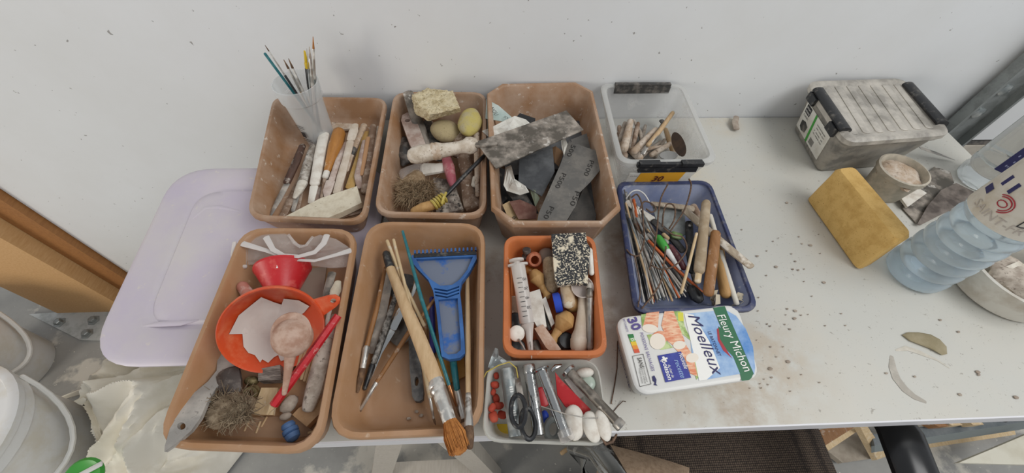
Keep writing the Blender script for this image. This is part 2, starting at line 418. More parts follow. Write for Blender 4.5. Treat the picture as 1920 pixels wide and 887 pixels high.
def text_px(string, a, b, z, height=None, shear=0, bold=0):
    A, B = P(a[0], a[1], z), P(b[0], b[1], z); U = B - A; V = Vector((0, 0, 1)).cross(U)
    return text_mb(string, A, U, V, U.length, height, shear, bold)

def rquad(q, inset, r, z, n=5):
    """quad (4 points, in order) inset and with rounded corners, at world height z"""
    q = [Vector((p.x, p.y)) for p in q]; N = len(q)
    area_ = sum(q[i].x * q[(i + 1) % N].y - q[(i + 1) % N].x * q[i].y for i in range(N)); sg = 1 if area_ > 0 else -1
    ins = []
    for i in range(N):
        a, b, c = q[i - 1], q[i], q[(i + 1) % N]; d1 = (b - a).normalized(); d2 = (c - b).normalized()
        n1 = Vector((-d1.y, d1.x)) * sg; n2 = Vector((-d2.y, d2.x)) * sg; k = n1 + n2
        ins.append(b + k * (inset / (k.dot(n1))))
    out = []
    for i in range(N):
        a, b, c = ins[i - 1], ins[i], ins[(i + 1) % N]; u = (a - b).normalized(); w_ = (c - b).normalized(); rr = max(r - inset * .5, r * .4)
        for j in range(n + 1):
            t = j / n; out.append(((b + u * rr) * (1 - t) ** 2 + b * 2 * t * (1 - t) + (b + w_ * rr) * t ** 2).to_3d() + Vector((0, 0, z)))
    return out
def tray_mb(q, z0, z1, r, taper=.012, wall=.004, lip=.004, liph=.008, n=5, floor=.004):
    """open tray: q = rim corners, z0/z1 = bottom and rim (m above the table)"""
    z0 += TZ; z1 += TZ
    prof = [(taper + .010, z0), (taper + .003, z0 + .003), (taper, z0 + .010), (lip * .5 + .001, z1 - liph - .002), (0, z1 - liph), (0, z1 - .003), (lip * .3, z1),
            (lip + wall - .002, z1), (lip + wall, z1 - .003), (taper + wall, z0 + .014), (taper + wall + .004, z0 + floor + .003), (taper + wall + .012, z0 + floor)]
    return MB().loops([rquad(q, i, r, z, n) for i, z in prof])

# ================================================================== the setting
WY = 0.684
struct('floor', MB().box((0.2, 0.2, -0.01), (7, 6, .02)), FLOORM)
struct('wall_back', MB().plate([Vector((-1.173, WY, 0)), Vector((1.03, WY, 0)), Vector((1.03, WY, 2.6)), Vector((-1.173, WY, 2.6))], .02, nrm=(0, -1, 0)), WALLM)
struct('wall_right', MB().plate([Vector((1.032, WY + .004, TZ - .072)), Vector((2.6, WY + .004, TZ - .072)), Vector((2.6, WY + .004, 2.6)), Vector((1.032, WY + .004, 2.6))], .02, nrm=(0, -1, 0)), WALLM)
struct('gap_shade_1', MB().box((1.80, WY + .012, TZ - .082), (1.55, .014, .012)), DKGREY)  # dark strip imitating the shade in the gap below the right panel
struct('baseboard_right', MB().box((1.82, WY + .012, (TZ - .09) / 2), (1.56, .02, TZ - .09)), M('beige_panel', 'bdb5a8', 'a8a094', .4, 12, .7))
# wooden post left of the panel, with its steel foot plate
px0 = -1.175
thing('wooden_post', 'brown wooden post standing at the edge of the white wall panel', 'post', [
    ('batten', MB().box((px0 - .035, WY - .004, 1.3), (.066, .03, 2.6)), POSTW),
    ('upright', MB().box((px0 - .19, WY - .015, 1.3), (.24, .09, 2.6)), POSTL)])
fp = [P(54, 589, -74), P(190, 580, -74), P(300, 620, -74), P(300, 640, -74), P(149, 637, -74), P(90, 607, -74)]
bolts = []
for bx, by in ((112, 605), (176, 601), (164, 626)):
    c = P(bx, by, -74); bolts.append(('bolt', MB().lathe(c, (0, 0, 1), [(.018, 0), (.018, .002), (.011, .003), (.011, .012), (.009, .014)], 6), GALV))
thing('steel_foot_plate', 'galvanised steel plate with hexagonal bolts at the foot of the wooden post', 'bracket', [('plate', MB().plate(fp, .008), M('bright_zinc', 'b4b7b6', '9b9f9e', .4, 30, .45, .2))] + bolts)
# slotted steel upright
RX = 1.03
rail = MB()
rail.box((RX, WY - .010, 1.5), (.070, .008, 2.2)); rail.box((RX - .034, WY - .020, 1.5), (.006, .022, 2.2)); rail.box((RX + .034, WY - .020, 1.5), (.006, .022, 2.2))
rp = [('channel', rail, GALV)]
for z in (.02, .075, .14, .21):
    rp.append(('bolt', MB().lathe((RX, WY - .014, TZ + z), (0, -1, 0), [(.012, 0), (.012, .004), (.008, .006)], 12), ALU))
    rp.append(('slot', MB().plate([Vector((RX - .022 + .004 * math.cos(a), WY - .0145, TZ + z - .02 + .014 * math.sin(a))) for a in [i * math.pi / 6 for i in range(12)]], .001, nrm=(0, -1, 0)), DKGREY))
thing('steel_wall_rail', 'galvanised slotted steel rail fixed upright to the white wall', 'rail', rp)

# table
TL, TR, TF, TB = -.345, .955, .084, .682
slab = MB().box(((TL + TR) / 2, (TF + TB) / 2, TZ - .014), (TR - TL, TB - TF, .028))
thing('work_table', 'long white worktop smeared with dried clay', 'table', [
    ('tabletop', slab, TOPM), ('edge_band', MB().box(((TL + TR) / 2, TF - .001, TZ - .014), (TR - TL, .002, .0275)), M('edge_white', 'dedee2', None, rough=.4))])
TRW = wood('trestle_white', 'c4bdb2', 'b5ada1', None)
def bar(a, b, wd, th):
    return MB().sweep([a, b], [wd / 2 * 1.414, wd / 2 * 1.414], 4, th / wd, None, False)
def flatbar(a, b, wd, th):
    m_ = bar(a, b, wd, th); m_.smooth = False; return m_
zt = TZ - .029
thing('trestle', 'whitewashed wooden trestle under the worktop', 'trestle', [
    ('head_beam', MB().box((-.13, .30, zt - .03), (.05, .34, .06)), TRW),
    ('leg', flatbar(Vector((-.15, .14, zt - .06)), Vector((-.33, .10, .005)), .045, .03), TRW), ('leg', flatbar(Vector((-.15, .46, zt - .06)), Vector((-.33, .50, .005)), .045, .03), TRW),
    ('leg', flatbar(Vector((-.11, .14, zt - .06)), Vector((-.02, .10, .005)), .045, .03), TRW), ('leg', flatbar(Vector((-.11, .46, zt - .06)), Vector((-.02, .50, .005)), .045, .03), TRW),
    ('crossbar', flatbar(Vector((-.325, .108, .10)), Vector((-.03, .108, .12)), .045, .025), TRW)])

# ================================================================== floor things on the left
def bucket(cx, cy, r, h, lab, lid=True):
    prof = [(r * .84, 0), (r * .86, .004), (r * .97, h - .05), (r * 1.03, h - .045), (r * 1.03, h - .02), (r, h - .015), (r, h), (r * .96, h), (r * .8, .01)]
    parts = [('pail', MB().lathe((cx, cy, 0), (0, 0, 1), prof, 40), BUCKET)]
    if lid:
        parts.append(('lid', MB().lathe((cx, cy, h - .004), (0, 0, 1), [(r * 1.06, -.012), (r * 1.07, .004), (r * 1.03, .009), (r * .97, .009), (r * .94, .002), (.001, .002)], 40), BUCKET))
    pts = [Vector((cx + r * 1.05 * math.cos(a), cy + r * 1.05 * math.sin(a), h - .035 - .13 * math.sin(math.pi * i / 16))) for i, a in enumerate([-1.25 + 2.3 * j / 16 for j in range(17)])]
    parts.append(('bail_handle', MB().sweep(pts, [.006] * 17, 8), WHITE))
    parts.append(('handle_lug', MB().lathe(pts[0], (pts[0] - Vector((cx, cy, pts[0].z))), [(.016, -.006), (.016, .006), (.008, .009)], 14), WHITE))
    return thing('bucket', lab, 'bucket', parts)
bucket(-1.22, .17, .165, .33, 'white plastic bucket with a lid and a curved carrying handle')
bucket(-1.50, .44, .115, .26, 'small cream bucket beside the steel foot plate', lid=False)

def cloth(name, cx, cy, nx, ny, sx, sy, hf, material, label, cat, rz=0, avoid=None):
    mb = MB(); R = Matrix.Rotation(rz, 3, 'Z'); vs = []
    for i in range(nx + 1):
        for j in range(ny + 1):
            x = (i / nx - .5) * sx; y = (j / ny - .5) * sy
            e = noise.noise(Vector((x * 6, y * 6, 3.1))) * .04
            vs.append(Vector((cx, cy, 0)) + R @ Vector((x * (1 + e), y * (1 + e), hf(x / sx * 2, y / sy * 2, x, y))))
    if avoid:                                   # lies around a round thing that stands there
        ax_, ay_, ar_ = avoid
        for v in vs:
            d = Vector((v.x - ax_, v.y - ay_))
            if d.length < ar_: d = d.normalized() * (ar_ + .02 * d.length / ar_); v.x, v.y = ax_ + d.x, ay_ + d.y
    fs = [(i * (ny + 1) + j, (i + 1) * (ny + 1) + j, (i + 1) * (ny + 1) + j + 1, i * (ny + 1) + j + 1) for i in range(nx) for j in range(ny)]
    top = len(vs); vs2 = vs + [v - Vector((0, 0, .003)) for v in vs]; fs2 = fs + [tuple(top + k for k in reversed(f)) for f in fs]
    mb.add(vs2, fs2); return single(name, mb, material, label, cat)
def crumple(x, y, s=0):
    p = Vector((x * 7, y * 7, s)); p += Vector((noise.noise(p * .7), noise.noise(p * .7 + Vector((9, 0, 0))), 0)) * .8; a = 1 - abs(noise.noise(p)) * 2; b = 1 - abs(noise.noise(p * 2.3 + Vector((5, 1, 2)))) * 2; return .05 * max(0, a) + .025 * max(0, b)
def film(u, v, x, y):
    p = Vector((x * 11, y * 7, 1.7)); p += Vector((noise.noise(p * .6), noise.noise(p * .6 + Vector((9, 0, 0))), 0)) * 1.2
    k = (1 - abs(noise.noise(p)) * 2.4) * .085 + (1 - abs(noise.noise(p * 2.1 + Vector((3, 7, 1)))) * 2) * .032 + (1 - abs(noise.noise(p * 4.7)) * 2) * .010
    return .010 + max(0, 1 - u * u) ** .8 * max(0, 1 - v * v) ** .8 * max(.02, .13 + 1.1 * k)
cloth('plastic_sack', -.95, .30, 150, 150, .52, .44, film, BAGW, 'crumpled white plastic sack lying beside the lidded bucket', 'sack', -.5, (-1.22, .17, .185))
cloth('plastic_bag', -1.50, .43, 30, 30, .19, .19, lambda u, v, x, y: .266 + max(0, 1 - u * u) * max(0, 1 - v * v) * (.03 + .5 * crumple(x, y, 4)), BAGW, 'wad of white plastic film lying on the small cream bucket', 'plastic bag', .2)
g = P(160, 893, -52); gm = MB(); gm.lathe(g, (.2, -.2, 1), [(.036, 0), (.038, .006), (.033, .012), (.024, .008), (.001, .008)], 24)
thing('green_disc', 'green round cap with a white strap on the sack', 'cap', [('disc', gm, GREEN), ('strap', MB().sweep([g + Vector((-.034, -.024, .014)), g + Vector((0, 0, .016)), g + Vector((.034, .022, .014))], [.006] * 3, 8, .4), WHITE)])
thing('floor_stick', 'thin pale wooden stick on the floor by the table', 'stick', [('stick', flatbar(P(318, 868, -74.5), P(352, 820, -74.5), .012, .006), TRW)])

# lavender lid
lq = [Vector((-.572, .535, 0)), Vector((-.19, .535, 0)), Vector((-.19, .178, 0)), Vector((-.532, .178, 0))]
lid = MB().loops([rquad(lq, i, .07, TZ + z, 8) for i, z in ((.008, .0005), (.001, .004), (0, .010), (.004, .0140), (.010, .015), (.045, .015), (.050, .0115), (.056, .0105), (.060, .0145), (.07, .015))])
ridge = MB().sweep([P(*p, 1.45) for p in ((265, 612), (300, 608), (340, 606), (372, 600))], [.001, .004, .004, .001], 8, .5)
ridge2 = MB().sweep([P(*p, 1.45) for p in ((362, 410), (385, 390), (410, 388), (450, 396))], [.002, .004, .004, .002], 8, .4)
thing('storage_lid', 'lavender plastic storage box lid with rounded corners under the trays', 'lid', [('lid_panel', lid, LAV), ('moulded_ridge', ridge, LAV), ('moulded_ridge', ridge2, LAV)])
LZ = .0152

# ================================================================== trays and boxes
def px_quad(pts, z): return [P(a, b, z) for a, b in pts]
single('tray', tray_mb(px_quad([(512, 180), (727, 183), (684, 418), (460, 408)], 6.4), LZ, .064, .028), TRAY2, 'brown plastic tray with the brush cup and wooden modelling tools', 'tray', 'brown plastic trays')
single('tray', tray_mb(px_quad([(738, 172), (912, 172), (913, 406), (699, 402)], 7.0), .0005, .070, .03), TRAY2, 'dusty brown plastic tray holding sponges, a trowel handle and a frayed brush', 'tray', 'brown plastic trays')
single('tray', tray_mb(px_quad([(455, 426), (672, 428), (597, 852), (283, 840)], 7.5), LZ, .075, .034), TRAY, 'brown plastic tray with the orange funnel and goggles', 'tray', 'brown plastic trays')
single('tray', tray_mb(px_quad([(689, 414), (910, 418), (906, 812), (608, 826)], 6.5), .0005, .065, .036), TRAY, 'brown plastic tray holding paint brushes and the blue scraper', 'tray', 'brown plastic trays')
single('octagonal_tray', tray_mb(px_quad([(912, 157), (1108, 153), (1172, 420), (922, 420)], 8.8), .0005, .088, .03, taper=.016, lip=.005, wall=.003, n=1), TRAY2, 'deep brown tray with cut corners full of sandpaper', 'tray')
single('orange_box', tray_mb(px_quad([(945, 441), (1116, 440), (1142, 668), (942, 667)], 7.5), .0005, .075, .02, taper=.010, lip=.004, liph=.008), ORBOX, 'orange plastic box crammed with wooden knobs, a cork and a syringe', 'box')
bq = px_quad([(1158, 341), (1330, 339), (1422, 580), (1192, 585)], 4.5)
thing('blue_tray', 'blue metal tray with a chipped navy rim full of wires and sticks', 'tray', [
    ('basin', tray_mb(bq, .0005, .0435, .02, taper=.02, lip=.003, liph=.006, wall=.002), BLUETRAY),
    ('rim', MB().loops([rquad(bq, i, .02, TZ + z, 5) for i, z in ((-.0005, .037), (-.002, .039), (-.002, .044), (0, .0455), (.004, .0455), (.0055, .043))], False, False), BLUERIM)])
tq = px_quad([(914, 676), (1122, 672), (1147, 836), (902, 828)], 5.0)
single('plastic_tub', tray_mb(tq, .0005, .050, .022, taper=.010, lip=.003, wall=.0015, liph=.005), TUBM, 'milky plastic tub with metal tubes at the front edge of the table', 'tub')
# open clear storage box with amber label
cq = px_quad([(1126, 158), (1280, 159), (1345, 304), (1162, 306)], 8.4)
cb = tray_mb(cq, .0005, .084, .022, taper=.020, lip=.006, wall=.002, liph=.010, floor=.002)
FYc = min(p.y for p in cq)
def clip(a, b, z0, z1, Y, dy): return MB().box(((a + b) / 2, Y, TZ + (z0 + z1) / 2), (b - a, dy, z1 - z0))
ax0, ax1 = P(1192, 308, 8).x, P(1316, 308, 8).x
fy = FYc - .004
lab_q = [Vector((ax0 - .008, FYc - .0065, TZ + .0675)), Vector((ax0 + .100, FYc - .0065, TZ + .0690)), Vector((ax0 + .098, FYc - .0045, TZ + .043)), Vector((ax0 - .010, FYc - .0045, TZ + .0415))]
labm = MB().plate(lab_q, .0006, nrm=(0, -1, .1)); 
amb = MB().plate([lab_q[0].lerp(lab_q[1], .17) + Vector((0, -.0007, 0)), lab_q[0].lerp(lab_q[1], .86) + Vector((0, -.0007, 0)), lab_q[3].lerp(lab_q[2], .83) + Vector((0, -.0007, 0)), lab_q[3].lerp(lab_q[2], .14) + Vector((0, -.0007, 0))], .0004, nrm=(0, -1, .1))
t30 = text_mb('30', lab_q[3].lerp(lab_q[2], .40) + Vector((0, -.0022, .006)), (1, 0, 0), (0, -.1, 1), None, .013, .2, .02)
tcl = text_mb('CLASS', lab_q[0].lerp(lab_q[3], .3) + Vector((.003, -.0015, 0)), (1, 0, 0), (0, -.1, 1), .012)
bk = max(p.y for p in cq)
thing('clear_storage_box', 'open clear plastic storage box with an amber label reading 30', 'box', [
    ('body', cb, CLEARB), ('rim', MB().loops([rquad(cq, i, .022, TZ + z, 5) for i, z in ((.0005, .078), (-.002, .079), (-.002, .0845), (0, .0855), (.0065, .0855), (.008, .083))], False, False), M('milky_rim', 'cfcfcc', None, rough=.3, clear=.62, bump=0)),
    ('front_latch', MB().box(((ax0 + ax1) / 2, fy, TZ + .0835), (ax1 - ax0, .006, .007)).box(((ax0 + ax1) / 2 - .002, fy - .001, TZ + .0745), (ax1 - ax0 - .012, .005, .010)).box((ax0 + .02, fy, TZ + .0865), (.034, .010, .006)).box((ax1 - .02, fy, TZ + .0865), (.034, .010, .006)), BLACK),
    ('rear_latch', MB().box((.287, bk - .006, TZ + .0865), (.108, .008, .006)).box((.287, bk - .010, TZ + .078), (.108, .003, .014)), DKGREY),
    ('label', labm, WHITEP, 'white and amber paper label', [('amber_panel', amb, AMBER), ('lettering', t30, M('maroon_print', '5a1f16', None, rough=.6)), ('lettering', tcl, INKG)])])

# lidded dusty box on the right
dq = px_quad([(1512, 152), (1694, 146), (1788, 252), (1588, 268)], 9.5)
dbody = MB().loops([rquad(dq, i, .025, TZ + z, 6) for i, z in ((.030, .0005), (.022, .004), (.008, .078), (.004, .080), (.004, .086))])
dlid = MB().loops([rquad(dq, i, .025, TZ + z, 6) for i, z in ((.002, .084), (0, .086), (0, .094), (.004, .097), (.012, .097), (.018, .094))])
def edge_pt(k, t, z, out): 
    a, b = dq[k], dq[(k + 1) % 4]; p = a.lerp(b, t); d = (b - a).normalized(); nn = Vector((d.y, -d.x, 0)); c_ = (dq[0] + dq[1] + dq[2] + dq[3]) / 4
    if nn.dot(p - c_) < 0: nn = -nn
    q = p + nn * out; q.z = TZ + z; return q
lat = []
for k, ts in ((3, (.16, .82)), (1, (.16, .86))):
    a, b = edge_pt(k, ts[0], .098, -.008), edge_pt(k, ts[1], .098, -.008); c, d = edge_pt(k, ts[0], .088, .003), edge_pt(k, ts[1], .088, .003)
    lm = MB().sweep([a, b], [.0105, .0105], 12, .55, None, False)
    for u0, u1 in ((.02, .24), (.76, .98)): lm.sweep([c.lerp(d, u0), c.lerp(d, u1)], [.004, .004], 4, 2.6, None, False)
    lat.append(('latch', lm, BLACK, 'black clip latch'))
ribs = []
for i in range(7):
    t = .14 + .72 * i / 6; a = edge_pt(0, t, .0945, -.022); b = edge_pt(2, 1 - t, .0945, -.022)
    ribs.append(('lid_rib', MB().sweep([a, b], [.007, .007], 8, .22), DUSTYLID))
# label on its left face
e = .010
def lf(u, v, out=.0012):   # u along the left face (back to front), v height
    p = edge_pt(3, 1 - u, v, -(.022 - (v - .004) / .074 * .014) + out); return p
LQ = [lf(.16, .070), lf(.74, .070), lf(.74, .014), lf(.16, .014)]
nl = Vector((-1, 0, .2))
def onl(u, v, k=.0006): 
    p = LQ[0].lerp(LQ[1], u).lerp(LQ[3].lerp(LQ[2], u), v); return p + nl.normalized() * k
labp = [('label_stripe', MB().plate([onl(.40, 0), onl(.46, 0), onl(.50, 1), onl(.44, 1)], .0003, nrm=nl), GREEN),
        ('logo_block', MB().plate([onl(.05, .04), onl(.24, .04), onl(.24, .34), onl(.05, .34)], .0003, nrm=nl), INK)]
UL = (LQ[1] - LQ[0]); VL = (LQ[0] - LQ[3])
for s, u, v, wd in (('smart', .07, .16, .16), ('store', .07, .29, .16)): labp.append(('lettering', text_mb(s, onl(u, v, .0012), UL, VL, UL.length * wd), WPRINT))
for s, u, v, wd in (('CLASSIC', .06, .46, .2),): labp.append(('lettering', text_mb(s, onl(u, v, .0008), UL, VL, UL.length * wd), INK))
pic = MB().plate([onl(.10, .62), onl(.22, .55), onl(.34, .62), onl(.33, .86), onl(.20, .93), onl(.11, .86)], .0003, nrm=nl); labp.append(('picture', pic, DKGREY))
for k, v in enumerate((.20, .30, .42, .52)): labp.append(('fine_print', marks_mb((lambda v_: lambda a, b: onl(.56, v_, .0008) + UL.normalized() * a + VL.normalized() * b)(v), UL.length * .34, .0022, 16, k), INKG))
bc = MB()
for i in range(9): bc.plate([onl(.56 + i * .018, .70), onl(.565 + i * .018, .70), onl(.565 + i * .018, .92), onl(.56 + i * .018, .92)], .0003, nrm=nl)
labp.append(('barcode', bc, INK))
thing('lidded_storage_box', 'dusty grey plastic storage box with a latched lid beside the wall rail', 'box', [
    ('body', dbody, DUSTYBOX), ('lid', dlid, DUSTYLID, None, ribs)] + lat + [('label', MB().plate(LQ, .0008, nrm=nl), WHITEP, 'white printed product label with a green stripe', labp)])

# ================================================================== right side things
def sponge_block():
    A, B = Vector((.559, .452, 0)), Vector((.570, .300, 0)); t = Vector((.036, .004, 0)); vs = []
    quad = [A, A + t, B + t + Vector((.0, .01, 0)), B]
    return MB().loops([rquad([p for p in quad], i, .010, TZ + z, 3) for i, z in ((.003, .0005), (0, .004), (0, .030), (.0005, .060), (0, .074), (.004, .080))])
single('sponge', sponge_block(), SPONGE, 'thick tan rectangular sponge standing on its long edge beside the water bottle', 'sponge')
cc = P(1650, 358, 0); ccx, ccy = cc.x, cc.y
thing('plaster_cup', 'small clay-caked plastic cup beside the tan sponge', 'cup', [
    ('cup_wall', MB().lathe((ccx, ccy, TZ + .0005), (0, 0, 1), [(.030, 0), (.031, .002), (.037, .045), (.040, .047), (.040, .055), (.037, .056), (.035, .052), (.029, .004), (.001, .004)], 32), M('caked_cup', 'a8a192', 'c3b9a8', .5, 45, .7)),
    ('dried_plaster', MB().blob((ccx, ccy, TZ + .043), (.035, .035, .008), None, .35, 60, 3), CLAYW)])
thing('steel_scraper', 'dark flexible steel scraper lying under the plaster cup', 'scraper', [('blade', poly([(1690, 388, .3), (1712, 352, .3), (1752, 312, .4), (1782, 322, .6), (1790, 345, .5), (1745, 392, .3), (1718, 418, .3)], .001), STEELD)])
single('kidney_scraper', poly([(1720, 420, .7), (1740, 385, .9), (1765, 356, 1.0), (1793, 343, 1.1), (1832, 362, .9), (1812, 382, .7), (1765, 402, .6), (1726, 422, .6)], .0012), M('kidney_steel', '5f5650', '7d736b', .45, 30, .45, .6), 'dark curved kidney-shaped scraper leaning against the large bottle', 'scraper')
single('metal_strip', seg([(1725, 277, 3, 5), (1755, 287, 1.5, 5), (1790, 300, .4, 1)], .15), STEEL, 'thin bent metal strip sticking out behind the plaster cup', 'strip')
single('tile_shard', poly([(1690, 372, 1.2), (1722, 352, 1.2), (1738, 362, 1.2), (1702, 388, 1.2)], .004), WHITED, 'pale flat shard on the steel scraper beside the cup', 'shard')

def bottle(cx, cy, r, lab, material, label_parts, label_mat, z0, z1, H=.31):
    prof = [(r * .55, .004), (r * .85, .0005), (r * .97, .006), (r, .016)]
    z = .022
    while z < z0 - .004:
        prof += [(r, z), (r * .89, z + .006), (r, z + .013)]; z += .021
    prof += [(r, z0), (r, z1)]; z = z1 + .006
    while z < H - .10: prof += [(r, z), (r * .93, z + .005), (r, z + .010)]; z += .016
    prof += [(r, H - .09), (r * .8, H - .055), (r * .42, H - .03), (.0145, H - .02), (.0145, H)]
    parts = [('bottle_body', MB().lathe((cx, cy, TZ), (0, 0, 1), prof, 40), material)]
    lm = MB().lathe((cx, cy, TZ), (0, 0, 1), [(r + .0004, z0), (r + .0008, z0), (r + .0008, z1), (r + .0004, z1)], 40, closed=True)
    def wrap(a0, zz, k=.0015):
        return lambda a, b: Vector((cx + (r + k) * math.sin(a0 + a / r), cy - (r + k) * math.cos(a0 + a / r), TZ + zz + b))
    sub = []
    for s, a0, zz, wd, mt in label_parts: sub.append(('lettering', text_mb(s, wrap(a0, zz), (1, 0, 0), (0, 0, 1), wd), mt))
    parts.append(('paper_label', lm, label_mat, None, sub))
    parts.append(('cap', MB().lathe((cx, cy, TZ + H - .003), (0, 0, 1), [(.016, 0), (.016, .015), (.013, .017)], 20), WHITE))
    return parts, wrap
bparts, wr = bottle(.659, .296, .0415, '', BOTTLE, [('SAINT-FR', -1.95, .153, .060, M('pale_grey_print', 'b0a8a0', None)), ('DES', -.80, .163, .022, INK), ('M', -.80, .174, .006, INK)], M('label_white', 'cdc8bd', 'bcb2a0', .3, 40, .5), .145, .225)
emb = MB()
for rr in (.0085, .011):
    pts = [wr(-1.45, .176)(rr * math.cos(t), rr * math.sin(t)) for t in [-1.2 + 3.6 * i / 16 for i in range(17)]]; emb.sweep(pts, [.0007] * 17, 6)
emb.sweep([wr(-1.45, .176)(.005 * math.cos(t), .004 * math.sin(t)) for t in [2 * math.pi * i / 12 for i in range(13)]], [.0006] * 13, 6)
bl = MB()
for a0, z, s in ((-2.25, .170, .012), (-2.0, .188, .018)): bl.add([wr(a0, z)(u, v) for u, v in ((0, 0), (s, 0), (s, s * .8), (0, s * .8))], [(0, 1, 2, 3)])
bparts[1][4].extend([('emblem', emb, REDINK), ('printed_block', bl, NAVY)])
thing('water_bottle', 'large ribbed blue-tinted water bottle with a soiled white label', 'bottle', bparts)
b2, wr2 = bottle(.915, .492, .038, '', BOTTLEC, [], NAVY, .050, .150)
lab2 = MB(); N2 = 24
for z_ in (.050, .150): lab2.v += [wr2(-1.05 + 2.6 * i / N2, z_, .0010)(0, 0) for i in range(N2 + 1)]
lab2.f = [(i, i + 1, N2 + 2 + i, N2 + 1 + i) for i in range(N2)]
b2[1] = ('paper_label', lab2, NAVY, None, [('fine_print', marks_mb(wr2(-.9, z_, .0016), .06, .004, 22, k), M('faint_print', '8f93b5', None)) for k, z_ in enumerate((.062, .072, .084))])
thing('water_bottle', 'clear ribbed water bottle with a narrow navy label', 'bottle', b2)
# bowl with plaster
bx_, by_ = .778, .270
thing('plaster_bowl', 'grey-white rubber bowl with dried plaster scraps inside', 'bowl', [
    ('bowl_wall', MB().lathe((bx_, by_, TZ + .0005), (0, 0, 1), [(.058, 0), (.064, .003), (.073, .046), (.074, .050), (.070, .051), (.067, .046), (.057, .010), (.03, .006), (.001, .006)], 44), M('bowl_rubber', 'c9c6bd', 'b2aa9d', .45, 25, .55)),
    ('dried_plaster', MB().blob((bx_ + .010, by_ - .005, TZ + .026), (.040, .034, .016), None, .5, 45, 3, 2), CLAYG),
    ('plaster_scrap', MB().plate([Vector((bx_ - .02, by_ + .01, TZ + .032)), Vector((bx_ + .012, by_ + .02, TZ + .04)), Vector((bx_ + .03, by_ + .0, TZ + .036)), Vector((bx_, by_ - .012, TZ + .03))], .004), PLASTER)])
# flakes, residue, chips on the table
def flake(pts, th=.0025, z=.28): return MB().plate([P(a, b, z) for a, b in pts], th)
single('clay_flake', MB().loops([[P(a, b, z) + (P(1733, 642, z) - P(a, b, z)) * k for a, b in ((1691, 628), (1702, 623), (1722, 623), (1745, 627), (1762, 636), (1775, 650), (1776, 664), (1766, 666), (1748, 656), (1728, 648), (1705, 639))] for z, k in ((.02, .02), (.15, 0), (.3, .12), (.42, .45))]), M('dry_clay', '8f8468', '9d9278', .45, 60, .9), 'brown flake of dry clay lying on the worktop', 'clay flake')
thing('plaster_ring', 'ring of dried plaster left by a round pot on the worktop', 'residue', [
    ('arc', seg([(1672, 668, .02, 3), (1674, 690, .05, 7), (1681, 710, .05, 8), (1697, 730, .05, 8), (1715, 744, .05, 6), (1736, 754, .02, 3)], .04), M('ring_grey', 'aba59b', 'bdb7ad', .4, 60, .9)),
    ('arc', seg([(1680, 657, .02, 2), (1700, 653, .05, 5), (1722, 660, .05, 5), (1757, 675, .03, 2), (1780, 690, .02, 1)], .05), M('ring_pale', 'c3bdb0', 'cfc9be', .4, 60, .9))])
single('clay_chip', seg([(1381, 219, .9, 5), (1378, 230, 1.0, 6), (1381, 242, .6, 6)], .4), STONE, 'small curved grey clay chip standing by the wall', 'chip')
for i, (a, b, r) in enumerate(((1491, 583, 4), (1490, 597, 4), (1481, 617, 3), (1444, 691, 5), (1478, 678, 5), (1834, 698, 5), (1835, 703, 3), (1763, 600, 3), (1797, 622, 3), (1455, 500, 4), (1420, 480, 3), (1520, 460, 4), (1545, 530, 4), (1475, 380, 3), (1905, 745, 5), (1800, 740, 4), (1662, 700, 3), (1715, 706, 3)) + tuple((random.Random(q).gauss(1480, 45), random.Random(q + 99).uniform(430, 740), random.Random(q + 7).uniform(1.2, 2.6)) for q in range(45))):
    c = P(a, b, .12); k = rad(c, r)
    single('clay_crumb', MB().blob(c, (k, k * .7, .0014), None, .4, 300, 1, i), STONE, 'tiny crumb of dry clay scattered on the worktop', 'crumb', 'dry clay crumbs on the worktop')
tool('wire', 'thin dark wire lying between the tub and the fish stick box', 'wire', [('wire', RUST, [(1158, 640, .15, 1), (1157, 690, .15, 1.1), (1152, 725, .15, 1.1), (1146, 757, .15, 1)])])
tool('wire', 'short kinked wire end lying at the corner of the fish stick box', 'wire', [('wire', RUST, [(1150, 772, .12, .8), (1160, 760, .12, .8), (1168, 752, .3, .8), (1173, 753, .5, .8)])])

# ================================================================== fish stick box with its printed lid
ZS = 4.6
sq = [P(1153, 596, ZS), P(1382, 570, ZS), P(1427, 708, ZS), P(1195, 742, ZS)]
sbody = MB().loops([rquad(sq, i, .016, TZ + z, 6) for i, z in ((.014, .0005), (.010, .003), (.004, .036), (.003, .038))])
slid = MB().loops([rquad(sq, i, .018, TZ + z, 6) for i, z in ((.002, .036), (0, .038), (0, .0445), (.002, .046), (.004, .0462), (.006, .046))])
zp = ZS + .05
def pr_poly(pts, k=0): return MB().plate([P(a, b, zp + k) for a, b in pts], .0003)
pr = [('sky_panel', pr_poly([(1290, 588), (1338, 583), (1388, 701), (1311, 714), (1297, 660)]), SKYP),
      ('white_burst', pr_poly([(1283, 588), (1300, 590), (1330, 640), (1350, 690), (1325, 712), (1311, 714), (1300, 660)], .015), WPRINT),
      ('green_band', pr_poly([(1337, 577), (1359, 574), (1413, 700), (1409, 709), (1404, 713), (1391, 714), (1388, 701)], .02), GREENP),
      ('blue_corner', pr_poly([(1362, 582), (1380, 592), (1398, 616), (1412, 650), (1416, 690), (1414, 703)], .02), SKYP),
      ('red_swoosh', pr_poly([(1344, 617), (1347, 615), (1353, 640), (1366, 662), (1373, 672), (1356, 657), (1346, 638)], .025), REDINK),
      ('green_badge', pr_poly([(1347, 612), (1360, 620), (1380, 660), (1378, 672), (1362, 655), (1350, 636)], .03), GREENP)]
def oval(cx, cy, a, b, ang, k):
    c, s_ = math.cos(ang), math.sin(ang)
    return pr_poly([(cx + a * math.cos(t) * c - b * math.sin(t) * s_, cy + a * math.cos(t) * s_ + b * math.sin(t) * c) for t in [2 * math.pi * i / 18 for i in range(18)]], k)
